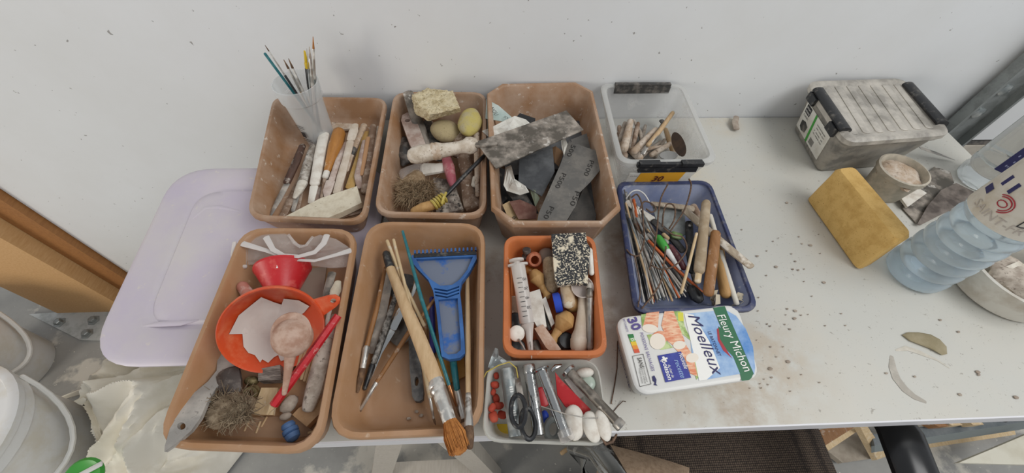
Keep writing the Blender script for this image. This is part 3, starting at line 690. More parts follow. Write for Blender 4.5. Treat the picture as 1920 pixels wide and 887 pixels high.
for pts in ([(1202, 590), (1212, 588), (1214, 612), (1204, 612)], [(1250, 585), (1277, 583), (1284, 612), (1297, 640), (1278, 625)], [(1213, 628), (1236, 625), (1262, 652), (1240, 656), (1222, 648)], [(1296, 680), (1312, 676), (1316, 700), (1306, 712)]):
    pr.append(('salad_leaf', pr_poly(pts, .01), SALAD))
pr += [('lemon', pr_poly([(1271, 586), (1281, 586), (1282, 602), (1272, 602)], .015), LIME),
       ('fish_stick', pr_poly([(1212, 587), (1236, 584), (1233, 620), (1206, 610)], .02), SURIMI),
       ('fish_stick', pr_poly([(1246, 584), (1263, 583), (1284, 640), (1268, 652), (1252, 640), (1240, 610)], .02), SURIMI),
       ('fish_stick', pr_poly([(1262, 650), (1282, 640), (1300, 668), (1308, 706), (1294, 700), (1284, 672)], .02), SURIMI),
       ('fish_stick', oval(1236, 634, 17, 13, -.4, .03), SURIMI),
       ('stick_end', oval(1219, 616, 15, 8, .15, .035), SURIMIE), ('stick_end', oval(1233, 640, 15, 15, .5, .04), SURIMIE), ('stick_end', oval(1274, 647, 12, 8, -.1, .035), SURIMIE), ('stick_end', oval(1298, 671, 12, 9, -.1, .035), SURIMIE),
       ('blue_panel', pr_poly([(1233, 667), (1277, 659), (1296, 708), (1248, 717)], .05), LABELBLUE)]
def tx(s, a, b, mt, k=.06, h=None, sh=0, bold=0): pr.append(('lettering', text_px(s, a, b, zp + k, h, sh, bold), mt))
tx('Fleury Michon', (1344, 592), (1396, 697), WPRINT, .06, .0115, 0, 0)
tx('Moelleux', (1290, 592), (1338, 705), NAVY, .06, .0150, .25, 0)
tx('LE BATONNET', (1327, 622), (1347, 668), NAVY, .06, .0042)
tx('30', (1176, 598), (1188, 621), PURP, .06, .0125, 0, .03)
tx('BATONNETS', (1168, 598), (1175, 622), PURP, .06, .0028)
tx('POISSONS SAUVAGES', (1200, 624), (1222, 696), PURP, .06, .0042)
tx('SANS', (1195, 671), (1201, 690), INKG, .06, .0052, 0, .015)
tx('Conservateur', (1206, 690), (1213, 717), INKG, .06, .002); tx('Arome artificiel', (1202, 690), (1209, 719), INKG, .06, .002); tx('Polyphosphate', (1198, 691), (1204, 719), INKG, .06, .002)
tx('Nouvelle', (1272, 662), (1283, 692), WPRINT, .07, .0058, .3); tx('recette', (1264, 675), (1277, 709), SKYP, .07, .0066, .3)
tx('de chair de', (1252, 684), (1260, 708), WPRINT, .07, .0035, .2); tx('poisson', (1241, 676), (1253, 713), WPRINT, .07, .0060, 0, .02)
pr.append(('plus_sign', pr_poly([(1241, 669), (1245, 668), (1247, 671), (1251, 670), (1252, 673), (1249, 674), (1251, 678), (1247, 679), (1245, 676), (1241, 677), (1240, 674), (1243, 673)], .07), WPRINT))
for i, c in enumerate(('2f7a43', '6fae4a', 'e6c13a', 'e3903a', 'd2583c')):
    y = 627 + i * 7; x = 1177 + i * 2.6; r_ = 1 if i != 1 else 2
    pr.append(('score_segment', pr_poly([(x, y), (x + 10, y - 1), (x + 12.5, y + 6), (x + 2.5, y + 7)], .03 + .005 * r_), M('score_' + c, c, None, rough=.4)))
tx('B', (1182, 635), (1184.5, 640.5), WPRINT, .07)
fr_ = MB()
for a, b in (((1186, 668), (1206, 664)), ((1206, 664), (1221, 720)), ((1221, 720), (1200, 725)), ((1200, 725), (1186, 668))): fr_.sweep([P(*a, zp + .03), P(*b, zp + .03)], [.0003, .0003], 4)
pr.append(('print_frame', fr_, INKG))
pr.append(('fish_mark', pr_poly([(1223, 706), (1227, 704), (1231, 712), (1230, 720), (1233, 723), (1226, 722), (1228, 717), (1224, 714)], .04), NAVY))
A = P(1160, 652, 2.6); B = P(1183, 727, 2.2)
nf = Vector((-.99, -.1, .12))
tA = edge = None
l0, l1 = sq[3], sq[0]
dU = (l0 - l1).normalized(); outv = Vector((dU.y, -dU.x, 0)); 
if outv.x > 0: outv = -outv
O1 = l1.lerp(l0, .30) - outv * .0035; O1.z = TZ + .020
side_t = text_mb('POISSONS', O1 + outv * .002, dU, (outv * .16 + Vector((0, 0, 1))), .055, .009, 0, .02)
O2 = l1.lerp(l0, .78) - outv * .0035; O2.z = TZ + .020
side_t2 = marks_mb(lambda a, b: O2 + outv * .002 + dU * a + (outv * .16 + Vector((0, 0, 1))) * b, .012, .007, 5, 3)
thing('fish_stick_box', 'white plastic food tub with pictures of fish sticks on its printed lid', 'food tub', [('tub', sbody, WHITE, None, [('lettering', side_t, NAVY), ('fine_print', side_t2, NAVY)]), ('lid', slid, WHITE, 'printed lid in white, sky blue and green', pr)])

# ================================================================== tray with brush cup and modelling tools
F1 = 2.05                                                        # floor of this tray, cm
cb_ = Vector((-.326, .598, TZ + F1 * .01 + .0005)); ch = .122
cup = MB().lathe(cb_, (0, 0, 1), [(.023, 0), (.025, .002), (.0315, .092), (.0345, .095), (.0365, ch), (.0350, ch), (.0330, .096), (.0300, .092), (.0235, .004), (.001, .004)], 36)
def cwrap(a0, zz):
    return lambda a, b: Vector((cb_.x + (.0285 + zz * .05) * math.sin(a0 + a / .028), cb_.y - (.0285 + zz * .05) * math.cos(a0 + a / .028), cb_.z + zz + b))
marks = MB(); marks.smooth = False
for z, wd in ((.052, .016), (.048, .016), (.044, .012), (.022, .018), (.018, .018)):
    f_ = cwrap(-.75, z); marks.add([f_(0, 0), f_(wd, 0), f_(wd, .0012), f_(0, .0012)], [(0, 1, 2, 3)])
f_ = cwrap(-.6, .028); marks.add([f_(0, 0), f_(.008, 0), f_(.008, .012), f_(0, .012)], [(0, 1, 2, 3)])
thing('brush_cup', 'translucent plastic cup standing in the tray, full of small brushes', 'cup', [('cup_wall', cup, CUPM), ('printed_marks', marks, INK)])
cf = cb_ + Vector((0, 0, .006))
def cup_tool(name, label, cat, foot, tip, parts, group=None):
    a = cf + Vector(foot); b = tip; out = []
    for nm, t0, t1, r0, r1, mt in parts:
        p0, p1 = a.lerp(b, t0), a.lerp(b, t1); out.append((nm, MB().sweep([p0, p0.lerp(p1, .5), p1], [r0, (r0 + r1) / 2, r1], 9), mt))
    thing(name, label, cat, out, group) if len(out) > 1 else single(name, out[0][1], out[0][2], label, cat, group)
def br(h, hm, bm_=HAIRD, fm=FERR): return [('handle', 0, .62, h * .7, h, hm), ('ferrule', .62, .9, h * 1.05, h * .75, fm), ('bristles', .9, 1, h * .8, h * .2, bm_)]
cup_tool('drawing_stick', 'plain teal stick in the brush cup', 'stick', (.010, .0, 0), PY(497, 101, .605), [('stick', 0, 1, .0022, .0022, TEAL)])
cup_tool('paint_brush', 'thin black handled brush with a long white ferrule in the cup', 'paint brush', (.012, -.005, 0), PY(497, 85, .60), [('handle', 0, .72, .0016, .0020, BLACK), ('ferrule', .72, .95, .0014, .001, FERR), ('bristles', .95, 1, .001, .0004, HAIRD)])
cup_tool('paint_brush', 'short brush with pale wooden handle leaning between teal stick and marker', 'paint brush', (.004, .008, 0), PY(532, 112, .612), br(.0024, PALEWOOD))
cup_tool('paint_brush', 'short brush with silver grey handle leaning beside the pale handled one', 'paint brush', (.006, -.004, 0), PY(541, 110, .605), br(.0024, ALU))
cup_tool('marker_pen', 'black marker pen with a yellow nib in the brush cup', 'marker', (-.004, .006, 0), PY(571, 96, .612), [('barrel', 0, .62, .0052, .0055, BLACK), ('grip', .62, .82, .0058, .0042, BLACK), ('collar', .80, .88, .0038, .0036, YELLOW), ('nib', .88, 1, .0030, .0014, YELLOW)])
cup_tool('paint_brush', 'grey brush with splayed dusty bristles beside the marker in the cup', 'paint brush', (-.008, 0, 0), PY(580, 88, .60), br(.0028, CLAYM, CLAYG))
cup_tool('paint_brush', 'tallest brush in the cup, with brown bristle tip', 'paint brush', (-.010, .008, 0), PY(587, 69, .612), br(.0022, ALU, HAIRO))
cup_tool('needle_tool', 'thin clear needle tool beside the marker in the cup', 'needle tool', (-.012, -.004, 0), PY(575, 91, .60), [('handle', 0, .8, .0012, .0012, ALU), ('needle', .8, 1, .0006, .0003, STEEL)])

z1 = F1 + .6
tool('plaster_knife', 'old knife with a dark brown wooden handle beside the brush cup', 'knife', [('handle', DKWOOD, [(567, 274, z1 + 1.3, 6), (555, 305, z1 + 1.2, 7.5), (538, 342, z1 + .8, 7)], .8), ('blade', STEEL, [(538, 345, z1 + .8, 6), (522, 375, z1 + .5, 6), (508, 403, z1 + .2, 2.5)], .15)])
tool('flat_file', 'brown clay-stained flat file beside the dark handled knife', 'file', [('file', CLAYB, [(575, 318, z1 + .3, 7), (552, 362, z1, 8), (530, 405, z1 - .2, 7)], .25)])
tool('plaster_knife', 'grey paint-smeared knife with a lump of plaster on its blade', 'knife', [('handle', M('smeared_handle', '8d8378', 'd5cfc6', .45, 60, .7, second='4f463f', samt=.25), [(588, 274, z1 + 1.2, 7), (578, 305, z1 + 1.1, 9), (568, 340, z1 + .7, 9)], .7), ('plaster_lump', PLASTER, [(568, 342, z1 + .8, 10), (560, 358, z1 + .7, 8), (552, 371, z1 + .5, 4)], .6), ('blade', STEEL, [(557, 368, z1 + .3, 5), (549, 396, z1 - .1, 4)], .2)])
tool('plaster_knife', 'knife wholly coated in white plaster', 'knife', [('handle', WHITED, [(608, 253, z1 + 2.0, 10), (600, 290, z1 + 1.8, 10), (590, 345, z1 + 1.2, 9)], .7), ('blade', WHITED, [(589, 350, z1 + 1.1, 8), (583, 380, z1 + .5, 6)], .25)])
tool('scraper_tool', 'tool with a glossy orange wooden handle and white ferrule', 'tool', [('handle', ORWOOD, [(636, 250, z1 + 1.9, 12), (629, 275, z1 + 1.7, 13), (619, 305, z1 + 1.3, 9), (614, 320, z1 + 1.1, 7)]), ('ferrule', WHITED, [(613, 323, z1 + 1.1, 6), (610, 332, z1 + 1.0, 6)]), ('shank', CLAYB, [(609, 335, z1 + .9, 3.5), (603, 372, z1 + .3, 3.5)])])
tool('modelling_spatula', 'pinkish wooden spatula with a broad clay-covered tip', 'modelling tool', [('shaft', CLAYM, [(650, 268, z1 + 1.6, 5), (635, 300, z1 + 1.5, 6), (622, 338, z1 + 1.2, 6)], .6), ('blade', CLAYM, [(620, 340, z1 + 1.2, 9), (614, 358, z1 + .9, 9), (612, 374, z1 + .6, 3)], .25)])
tool('modelling_knife', 'pale wooden modelling knife with a broad hooked end', 'modelling tool', [('blade', M('pale_clay_wood', 'c3b4a2', 'd3c8ba', .45, 50, .75), [(666, 233, z1 + 2.8, 5), (663, 246, z1 + 2.7, 9), (658, 262, z1 + 2.5, 8)], .3), ('shaft', MATS['pale_clay_wood'], [(657, 266, z1 + 2.5, 7), (650, 295, z1 + 2.1, 7), (640, 330, z1 + 1.5, 8), (631, 362, z1 + 1.0, 7)], .5)])
tool('modelling_stick', 'rounded beige modelling stick with dark binding round the middle', 'modelling tool', [('stick', CLAYW, [(683, 235, z1 + 2.0, 6), (672, 258, z1 + 1.7, 6), (657, 295, z1 + 1.2, 5), (650, 320, z1 + 1.0, 4)], .7), ('binding', DKGREY, [(663, 279, z1 + 1.45, 6.5), (659, 289, z1 + 1.3, 6.5)], .75)])
tool('wooden_ruler', 'flat yellowish wooden ruler under the modelling sticks', 'ruler', [('ruler', M('yellow_wood', 'c9a362', 'd6bd8d', .35, 30, .6), [(690, 248, z1 + 1.0, 8), (672, 305, z1 + .5, 9), (656, 352, z1, 9)], .18)])
tool('modelling_stick', 'mauve grey wavy modelling stick on the yellow ruler', 'modelling tool', [('stick', CLAYM, [(683, 264, z1 + 1.5, 4), (677, 300, z1 + 1.2, 6), (671, 330, z1 + .8, 7), (674, 352, z1 + .4, 5)], .5)])
tool('modelling_stick', 'thin orange brown modelling stick beside the yellow ruler', 'modelling tool', [('stick', M('orange_clay_wood', 'b58a63', None), [(690, 258, z1 + 1.8, 4), (684, 295, z1 + 1.5, 4), (678, 328, z1 + 1.0, 3)], .5)])
tool('modelling_stick', 'grey brown stick lying along the tray wall', 'modelling tool', [('stick', CLAYB, [(700, 236, z1 + 1.7, 6), (692, 290, z1 + 1.0, 8), (683, 362, z1 + .3, 7)], .6)])
tool('modelling_stick', 'slim pale stick wedged in the tray corner', 'modelling tool', [('stick', CLAYW, [(710, 238, z1 + 1.4, 4), (700, 300, z1 + .8, 4)], .6)])
single('wood_lath', poly([(622, 229, z1 + .4), (672, 233, z1 + .4), (672, 240, z1 + .4), (624, 244, z1 + .4)], .004), CLAYW, 'short pale slat lying behind the brush cup', 'slat')
wedge = MB().plate([P(536, 405, z1 + 1.4), P(600, 372, z1 + 1.7), P(669, 349, z1 + 1.8), P(678, 380, z1 + 1.6), P(640, 398, z1 + 1.4), P(616, 408, z1 + 1.3)], .011)
single('wedge_block', wedge, CREAM, 'cream wedge-shaped block at the front of the tool tray', 'block')
for i, (a, b, c, d, r) in enumerate(((566, 350, 556, 398, 5), (598, 352, 590, 392, 6), (612, 368, 604, 398, 6), (642, 325, 634, 372, 6), (640, 405, 676, 395, 6), (560, 395, 590, 398, 5))):
    tool('wood_strip', 'narrow clay-stained wooden strip at the bottom of the tool tray', 'strip', [('strip', CLAYM if i % 2 else CLAYB, [(a, b, z1 - .15, r), (c, d, z1 - .35, r)], .3)], 'strips at the bottom of the tool tray')

# ================================================================== tray with sponges and trowel
F2 = .55
def hairs(base, dirs, L, n, r, spread, seed=1, curl=.3, mb=None):
    rnd = random.Random(seed); mb = mb or MB()
    for i in range(n):
        b = base(rnd); d = dirs(rnd, b); l = L * rnd.uniform(.7, 1.1)
        j = Vector((rnd.uniform(-1, 1), rnd.uniform(-1, 1), rnd.uniform(-.6, .8))) * spread
        p1 = b + d * l * .5 + j * l * .3; p2 = b + d * l + j * l + Vector((rnd.uniform(-1, 1), rnd.uniform(-1, 1), rnd.uniform(-1, 1))) * l * curl
        zmin = TZ + .007
        for q in (p1, p2): q.z = max(q.z, zmin)
        mb.sweep([b, p1, p2], [r, r, r * .5], 3, 1, None, False)
    return mb
def rot_to(d, roll=0): return Vector(d).to_track_quat('X', 'Z').to_matrix() @ Matrix.Rotation(roll, 3, 'X')
# block of crumbly foam
cbm = MB().loops([[P(a, b, z) for a, b in pts] for pts, z in (([(777, 190), (800, 178), (845, 182), (855, 210), (800, 222), (782, 212)], 5.5), ([(774, 186), (802, 172), (848, 177), (862, 209), (803, 226), (780, 212)], 6.2), ([(774, 178), (803, 166), (848, 172), (861, 203), (807, 214), (784, 200)], 8.5), ([(778, 178), (805, 168), (846, 174), (856, 201), (808, 210), (787, 198)], 8.8))])
cbm.smooth = False
CRUMB = M('crumbly_foam', 'd2c5a5', 'b9a985', .45, 90, .95, bump=1.0, second='8d7c58', samt=.3, sscale=260)
bo = single('crumbly_block', cbm, CRUMB, 'crumbly cream foam block lying on top of the tools', 'block')
md = bo.modifiers.new('s', 'SUBSURF'); md.subdivision_type = 'SIMPLE'; md.levels = md.render_levels = 4
tx_ = bpy.data.textures.new('pits', 'CLOUDS'); tx_.noise_scale = .006
md = bo.modifiers.new('d', 'DISPLACE'); md.texture = tx_; md.strength = .006; md.texture_coords = 'LOCAL'
tool('scraper', 'mottled grey scraper with a long flat handle under the foam block', 'scraper', [('handle', STEELD, [(765, 174, 8.0, 10), (778, 215, 5.6, 11), (800, 272, 2.4, 10)], .3)])
hd = [(763, 222, 4.6, 15), (770, 240, 4.5, 18), (785, 275, 4.0, 17), (800, 300, 3.6, 14)]
hp = MB().plate([P(a, b, z) for a, b, z in ((752, 226, 4.9), (754, 216, 5), (763, 211, 5), (774, 214, 5), (782, 228, 4.9), (804, 286, 4.1), (800, 300, 4), (782, 296, 4), (768, 270, 4.3))], .012, [ring_px(764, 226, 4.92, 5)])
single('putty_knife', hp, CLAYM, 'pale pinkish putty knife handle with a hanging hole', 'handle')
single('oval_sponge', MB().blob(P(836, 246, 4.6), (.030, .022, .018), Matrix.Rotation(-.55, 3, 'Z'), .10, 40, 3, 1), SPONGEB, 'oval beige sponge beside the foam block', 'sponge')
sk = [P(a, b, z) for a, b, z in ((872, 252, 4.6), (866, 225, 5.8), (874, 204, 6.8), (888, 205, 6.8), (896, 225, 5.8), (892, 252, 4.6), (880, 262, 4.3))]
kb = MB().blob(P(881, 230, 5.4), (.021, .036, .013), Matrix.Rotation(-.1, 3, 'Z'), .12, 40, 4, 6)
single('yellow_sponge', kb, SPONGEY, 'oval yellow sponge with a hollow centre against the tray wall', 'sponge')
# trowel: handle and blade laid over two trays
th_ = [(777, 292, 7.6, 16), (790, 289, 7.8, 17), (810, 285, 8.0, 15.5), (838, 281, 8.2, 13), (862, 276.5, 8.4, 11.5), (871, 275, 8.5, 13), (877, 273.5, 8.5, 16.5), (885, 272.5, 8.5, 16)]
tb = poly([(892, 266, 9.15), (1062, 207, 9.5), (1094, 243, 9.5), (930, 316, 9.15)], .0018)
thing('trowel', 'long trowel with a pale turned handle and a plaster-stained steel blade', 'trowel', [
    ('handle', seg(th_), M('trowel_wood', 'bcae9c', 'd5cbbd', .5, 60, .75, second='8c7a66', samt=.25), None, [('ring', seg([(813, 284.5, 8.0, 17), (815, 284, 8.0, 17)], 1, 14), CLAYW), ('ring', seg([(820, 283.5, 8.0, 17), (822, 283, 8.0, 17)], 1, 14), CLAYW)]),
    ('shank', seg([(889, 272, 8.9, 6), (905, 273, 9.25, 5), (930, 270, 9.35, 4)]), STEELD), ('blade', tb, STEELD)])
# frayed brush
fb = P(775, 345, 3.2); fd = (P(757, 380, 2.2) - P(785, 322, 3.6)).normalized()
core = MB().sweep([P(783, 325, 3.2), P(775, 345, 3.0), P(768, 365, 2.4)], [.014, .022, .026], 12, .6)
hb = hairs(lambda r: P(r.uniform(756, 806), r.uniform(336, 368), r.uniform(2.4, 4.2)), lambda r, b: (b - P(785, 318, 2.6)).normalized(), .020, 1600, .00038, .7, 3, .5, core)
thing('frayed_brush', 'wide frayed brush with bushy brown bristles in the sponge tray', 'paint brush', [
    ('handle', seg([(845, 312, 3.4, 11), (820, 316, 3.5, 12), (795, 318, 3.4, 15)], .6), WHITED),
    ('ferrule', seg([(792, 317, 3.4, 17), (770, 326, 3.2, 20), (758, 332, 3.0, 20)], .45), GOGGLE), ('bristles', hb, HAIR)])
tool('pink_tool', 'pink painted wooden handle lying under the trowel handle', 'handle', [('grip', PINK, [(835, 290, 4.0, 8), (842, 315, 3.8, 11), (847, 338, 3.5, 9), (848, 346, 3.4, 6)])])
yc = MB()
for i in range(5):
    c = P(832 - i * 4.5, 371 + i * 3.2, 5.6); yc.lathe(c, P(770, 410, 4.9) - P(835, 366, 5.6), [(.008, -.0018), (.0098, 0), (.008, .0018)], 14)
yc.sweep([P(836, 362, 6.2), P(832, 370, 6.7), P(829, 381, 6.3)], [.0022] * 3, 8)
thing('bound_rod', 'black rod tool bound with yellow cord to a tan wooden handle', 'tool', [('rod', seg([(906, 294, 6.9, 4), (870, 330, 6.2, 4), (834, 368, 5.6, 4)]), BLACK), ('binding', yc, YCORD), ('handle', seg([(816, 383, 5.4, 9), (795, 389, 5.2, 10), (777, 396, 5.0, 8)]), KNOBW)])
tool('wooden_tool', 'broad brown clay-coated wooden handle in the sponge tray corner', 'handle', [('neck', CLAYB, [(868, 288, 3.4, 12), (872, 310, 3.0, 13), (877, 335, 2.6, 11)], .7), ('grip', CLAYB, [(876, 338, 2.6, 13), (880, 365, 2.2, 15), (886, 388, 1.9, 17)], .7)])
tool('clay_stick', 'thin clay-coated stick standing along the right wall of the sponge tray', 'stick', [('stick', CLAYW, [(893, 252, 4.6, 6), (894, 300, 3.4, 5), (895, 365, 2.0, 4)], .8)])
tool('plaster_dab', 'grey plaster clot stuck on the thin clay stick', 'plaster lump', [('clot', PLASTER, [(893, 333, 3.4, 7), (890, 348, 3.1, 7)], .6)])
tool('wooden_tool', 'speckled dark wooden handle between the two sponges', 'handle', [('grip', M('speckled_wood', '7d6450', 'c6b9aa', .45, 80, .75), [(875, 238, 4.2, 14), (866, 262, 4.1, 15), (858, 288, 3.4, 13)], .8)])
single('float_plate', poly([(812, 332, 2.2), (850, 338, 2.3), (869, 392, 2.0), (840, 399, 1.9), (818, 398, 1.9)], .006), M('speckled_plate', '6b6058', 'b3a99d', .42, 90, .8, second='2e2a27', samt=.3), 'dark speckled float plate with a pale edge under the black rod', 'plate')
single('dark_wrapper', MB().blob(P(758, 285, 2.2), (.014, .036, .012), Matrix.Rotation(.1, 3, 'Z'), .4, 60, 3, 5), DKGREY, 'crumpled dark plastic wrapper against the left wall of the sponge tray', 'wrapper')
tool('file_strip', 'dark toothed strip lying under the foam block', 'strip', [('strip', DKGREY, [(800, 228, 3.6, 9), (815, 265, 2.8, 9), (826, 300, 2.2, 8)], .25)])
tool('clay_strip', 'dusty flat strip lying under the frayed brush', 'strip', [('strip', CLAYB, [(745, 300, 1.4, 8), (742, 350, 1.2, 9)], .3)])

# ================================================================== sandpaper in the octagonal tray
def sheet(pts, label, mt, th=.0008, cat='sandpaper', name='sandpaper_sheet', texts=(), group=None):
    top = poly(pts, th)
    if not texts: return single(name, top, mt, label, cat, group)
    parts = [('sheet', top, mt)]
    for s, a, b, z, h in texts: parts.append(('lettering', text_px(s, a, b, z, h), M('dark_print', '2f2d2b', None, rough=.9)))
    return thing(name, label, cat, parts, group)
sheet([(1067, 264, 6.5), (1098, 276, 6.5), (1133, 287, 6.5), (1131, 312, 6.5), (1108, 340, 6.5), (1088, 360, 6.5), (1080, 385, 6.5), (1060, 418, 6.5), (1007, 417, 6.5), (1010, 400, 6.5), (1030, 355, 6.5), (1050, 310, 6.5)], 'large torn grey sandpaper sheet printed P500 lying uppermost', GSAND, .001, texts=[
    ('P500', (1106, 300), (1094, 328), 6.56, .008), ('500', (1072, 271), (1062, 292), 6.56, .008), ('P500', (1054, 324), (1040, 351), 6.56, .008), ('P50', (1079, 358), (1068, 384), 6.56, .008), ('P50', (1031, 386), (1018, 408), 6.56, .008)])
sheet([(974, 300, 5.2), (1005, 288, 5.8), (1036, 276, 5.9), (1040, 322, 5.6), (1016, 368, 4.6), (985, 350, 4.6), (972, 340, 4.6)], 'smooth dark blue-grey sandpaper sheet next to the torn white paper', DSAND)
sheet([(910, 222, 7.2), (912, 186, 8.2), (935, 198, 7.8), (960, 220, 7.0), (945, 228, 6.8)], 'pale green backed sandpaper sheet with printed letters', TSAND, texts=[('NOU', (918, 203), (928, 217), 8.0, .008), ('XX', (943, 220), (952, 224), 7.6, .006)])
def crumpled(name, pts, amp, mt, label, cat, seed, zc, sub=5, group=None):
    n = len(pts); c = sum((P(*p) for p in pts), Vector()) / n; mb = MB(); rings = []
    for k in range(sub + 1):
        t = 1 - k / sub * .92
        rings.append([c.lerp(P(*p), t) + Vector((0, 0, amp * noise.noise((c.lerp(P(*p), t)) * 70 + Vector((seed, 0, 0))))) for p in pts])
    mb.loops(rings, False, True); low = [[v - Vector((0, 0, .0008)) for v in r] for r in rings]; mb.loops(low, False, True); mb.smooth = False
    return single(name, mb, mt, label, cat, group)
crumpled('paper_scrap', [(905, 248, 6.2), (920, 240, 6.8), (948, 222, 7.4), (965, 218, 7.6), (985, 224, 7.4), (1005, 240, 6.8), (985, 252, 6.4), (950, 256, 6.2), (920, 256, 6)], .008, WHITEP, 'crumpled white paper scrap under the trowel blade', 'paper', 2, 6)
crumpled('paper_scrap', [(948, 310, 5.4), (958, 311, 5.8), (965, 335, 5.2), (985, 350, 5.0), (992, 362, 4.8), (975, 364, 4.6), (950, 356, 4.6), (944, 345, 4.8)], .009, WHITEP, 'torn curling white paper beside the dark blue-grey sheet', 'paper', 5, 5)
crumpled('paper_scrap', [(1052, 255, 7.2), (1060, 258, 7.4), (1064, 272, 7.4), (1058, 290, 7.0), (1053, 275, 7.0)], .004, WHITEP, 'small white paper tongue behind the P500 sheet', 'paper', 8, 7)
sheet([(965, 222, 6.2), (975, 212, 6.4), (1004, 222, 6.2), (1003, 230, 6.2), (985, 232, 6)], 'black sandpaper scrap in front of the rear tray wall', BLACK)
sheet([(1034, 277, 5.0), (1042, 274, 5.4), (1057, 285, 5.2), (1048, 312, 4.8), (1040, 305, 4.8)], 'brown sandpaper corner showing behind the P500 sheet', BSAND)
sheet([(942, 384, 3.2), (955, 377, 3.3), (975, 390, 3.2), (990, 415, 3.0), (965, 416, 3.0), (950, 402, 3.0)], 'beige backing paper with a printed 8 under the red sheet', BEIGEP, texts=[('8', (959, 408), (964, 412), 3.3, .006)])
sheet([(955, 378, 3.7), (975, 374, 3.8), (1006, 388, 3.7), (1006, 410, 3.6), (972, 411, 3.6)], 'reddish brown sandpaper sheet in the tray corner', RSAND)
sheet([(1070, 262, 5.6), (1100, 250, 5.8), (1110, 290, 5.2), (1085, 290, 5.2)], 'folded grey sandpaper leaning behind the P500 sheet', GSAND)
sheet([(1098, 345, 3.5), (1118, 402, 3.2), (1115, 417, 3.1), (1062, 418, 3.1), (1080, 385, 3.4)], 'dark grey sandpaper sheet below the P500 sheet', M('slate_sandpaper', '545351', '686561', .45, 35, .9))
sheet([(1100, 300, 3.0), (1122, 330, 2.6), (1133, 416, 1.8), (1118, 417, 1.8), (1098, 345, 2.6)], 'long grey sandpaper sheet standing along the right tray wall', DSAND)
sheet([(950, 360, 3.0), (985, 362, 3.0), (1000, 385, 2.8), (962, 376, 2.8)], 'dark glossy sandpaper scrap under the torn white paper', DKGREY)
crumpled('paper_curl', [(992, 352, 4.4), (1003, 358, 4.6), (1012, 372, 4.0), (1004, 388, 3.4), (1000, 375, 3.6)], .004, M('green_paper', '8f9a84', None, rough=.8), 'greenish paper curl in front of the dark blue-grey sheet', 'paper', 4, 4)
for i, pts in enumerate(([(930, 312, 2.4), (950, 318, 2.6), (952, 372, 2.0), (934, 388, 1.8)], [(922, 318, 1.2), (975, 318, 1.2), (1010, 400, 1.1), (940, 405, 1.1)], [(1030, 300, 1.6), (1090, 290, 1.8), (1110, 400, 1.4), (1030, 405, 1.3)], [(935, 250, 2.4), (1090, 225, 2.6), (1098, 310, 2.2), (950, 330, 2.1)])):
    sheet(pts, ('black sandpaper strip along the left wall of the octagonal tray', 'black sheet on the left of the octagonal tray floor', 'charcoal sheet on the right of the octagonal tray floor', 'charcoal sheet under the trowel blade')[i], (BLACK, BLACK, DKGREY, DSAND)[i])

# ================================================================== tray with funnel and goggles
F3 = 2.0
fc = P(513, 617, 7.4); fn = Vector((.42, -.72, .55)).normalized(); R0 = rad(fc, 86)
prof = [(R0 * 1.02, .004), (R0, .006), (R0 * .96, .004), (R0 * .90, -.006), (R0 * .22, -.040), (R0 * .13, -.046), (R0 * .11, -.075), (R0 * .15, -.075), (R0 * .17, -.044), (R0 * .27, -.040), (R0 * .95, -.010), (R0 * 1.0, -.002)]
fun = MB().lathe(fc, fn, prof, 48, closed=True)
fa = fn.cross(Vector((0, 0, 1))).normalized(); fbv = fn.cross(fa)
def fpt(r, ang, h): return fc + fn * h + fa * (r * math.cos(ang)) + fbv * (r * math.sin(ang))
def cone_h(r): return -.006 - (R0 * .90 - r) / (R0 * .68) * .034
# plaster film inside the funnel: ragged patch lying on the cone
def fpx(px, py):   # which (r, angle) of the cone lies at that place of the mouth plane
    v = ray(px, py); h = -.012
    for _ in range(8):
        t = (fc + fn * h - CAM).dot(fn) / v.dot(fn); q = CAM + v * t - fc; a, b = q.dot(fa), q.dot(fbv); h = max(cone_h(math.hypot(a, b)), -.038)
    return math.hypot(a, b), math.atan2(b, a)
outl = [(430, 625), (447, 607), (455, 625), (457, 648), (466, 660), (478, 664), (486, 684), (492, 672), (502, 686), (514, 668), (522, 664), (530, 690), (545, 686), (552, 662), (556, 640), (540, 630), (536, 600), (548, 590), (570, 585), (580, 573), (560, 562), (532, 559), (528, 570), (515, 566), (490, 556), (470, 572), (448, 590)]
film = MB(); rings = []
c0 = sum((Vector(p) for p in outl), Vector((0, 0))) / len(outl)
for k in (0, .12, .3, .5, .7, .9):
    ring = []
    for p in outl:
        q = Vector(p).lerp(c0, k); r_, a_ = fpx(*q); r_ = min(r_, R0 * .87); ring.append(fpt(r_, a_, max(cone_h(r_), -.038) + .0022))
    rings.append(ring)
film.loops(rings, False, True)
ta = math.atan2((P(622, 572, 8) - fc).dot(fbv), (P(622, 572, 8) - fc).dot(fa))
tabc = fpt(R0 + .012, ta, .002); e1 = (tabc - fc).normalized(); e2 = fn.cross(e1)
tab = MB().plate([tabc + e1 * x + e2 * y for x, y in ((-.016, -.013), (.004, -.009), (.011, -.006), (.014, 0), (.011, .006), (.004, .009), (-.016, .013))], .003, [[tabc + e1 * (.005 + .0035 * math.cos(t)) + e2 * (.0035 * math.sin(t)) for t in [i * math.pi / 5 for i in range(10)]]], nrm=fn)
thing('funnel', 'large orange funnel with dried white plaster inside', 'funnel', [('cone', fun, ORANGE, None, [('plaster_film', film, M('plaster_film', 'd6cfc8', 'cbc1b9', .4, 20, .6))]), ('hanging_tab', tab, ORANGE)])
tool('clay_peg', 'pinkish clay-smeared peg sticking out behind the orange funnel', 'peg', [('peg', M('pink_clay', 'b8796a', 'd6c3b8', .4, 60, .6), [(455, 537, 4.8, 10), (468, 556, 4.6, 11), (478, 572, 4.2, 11)])])
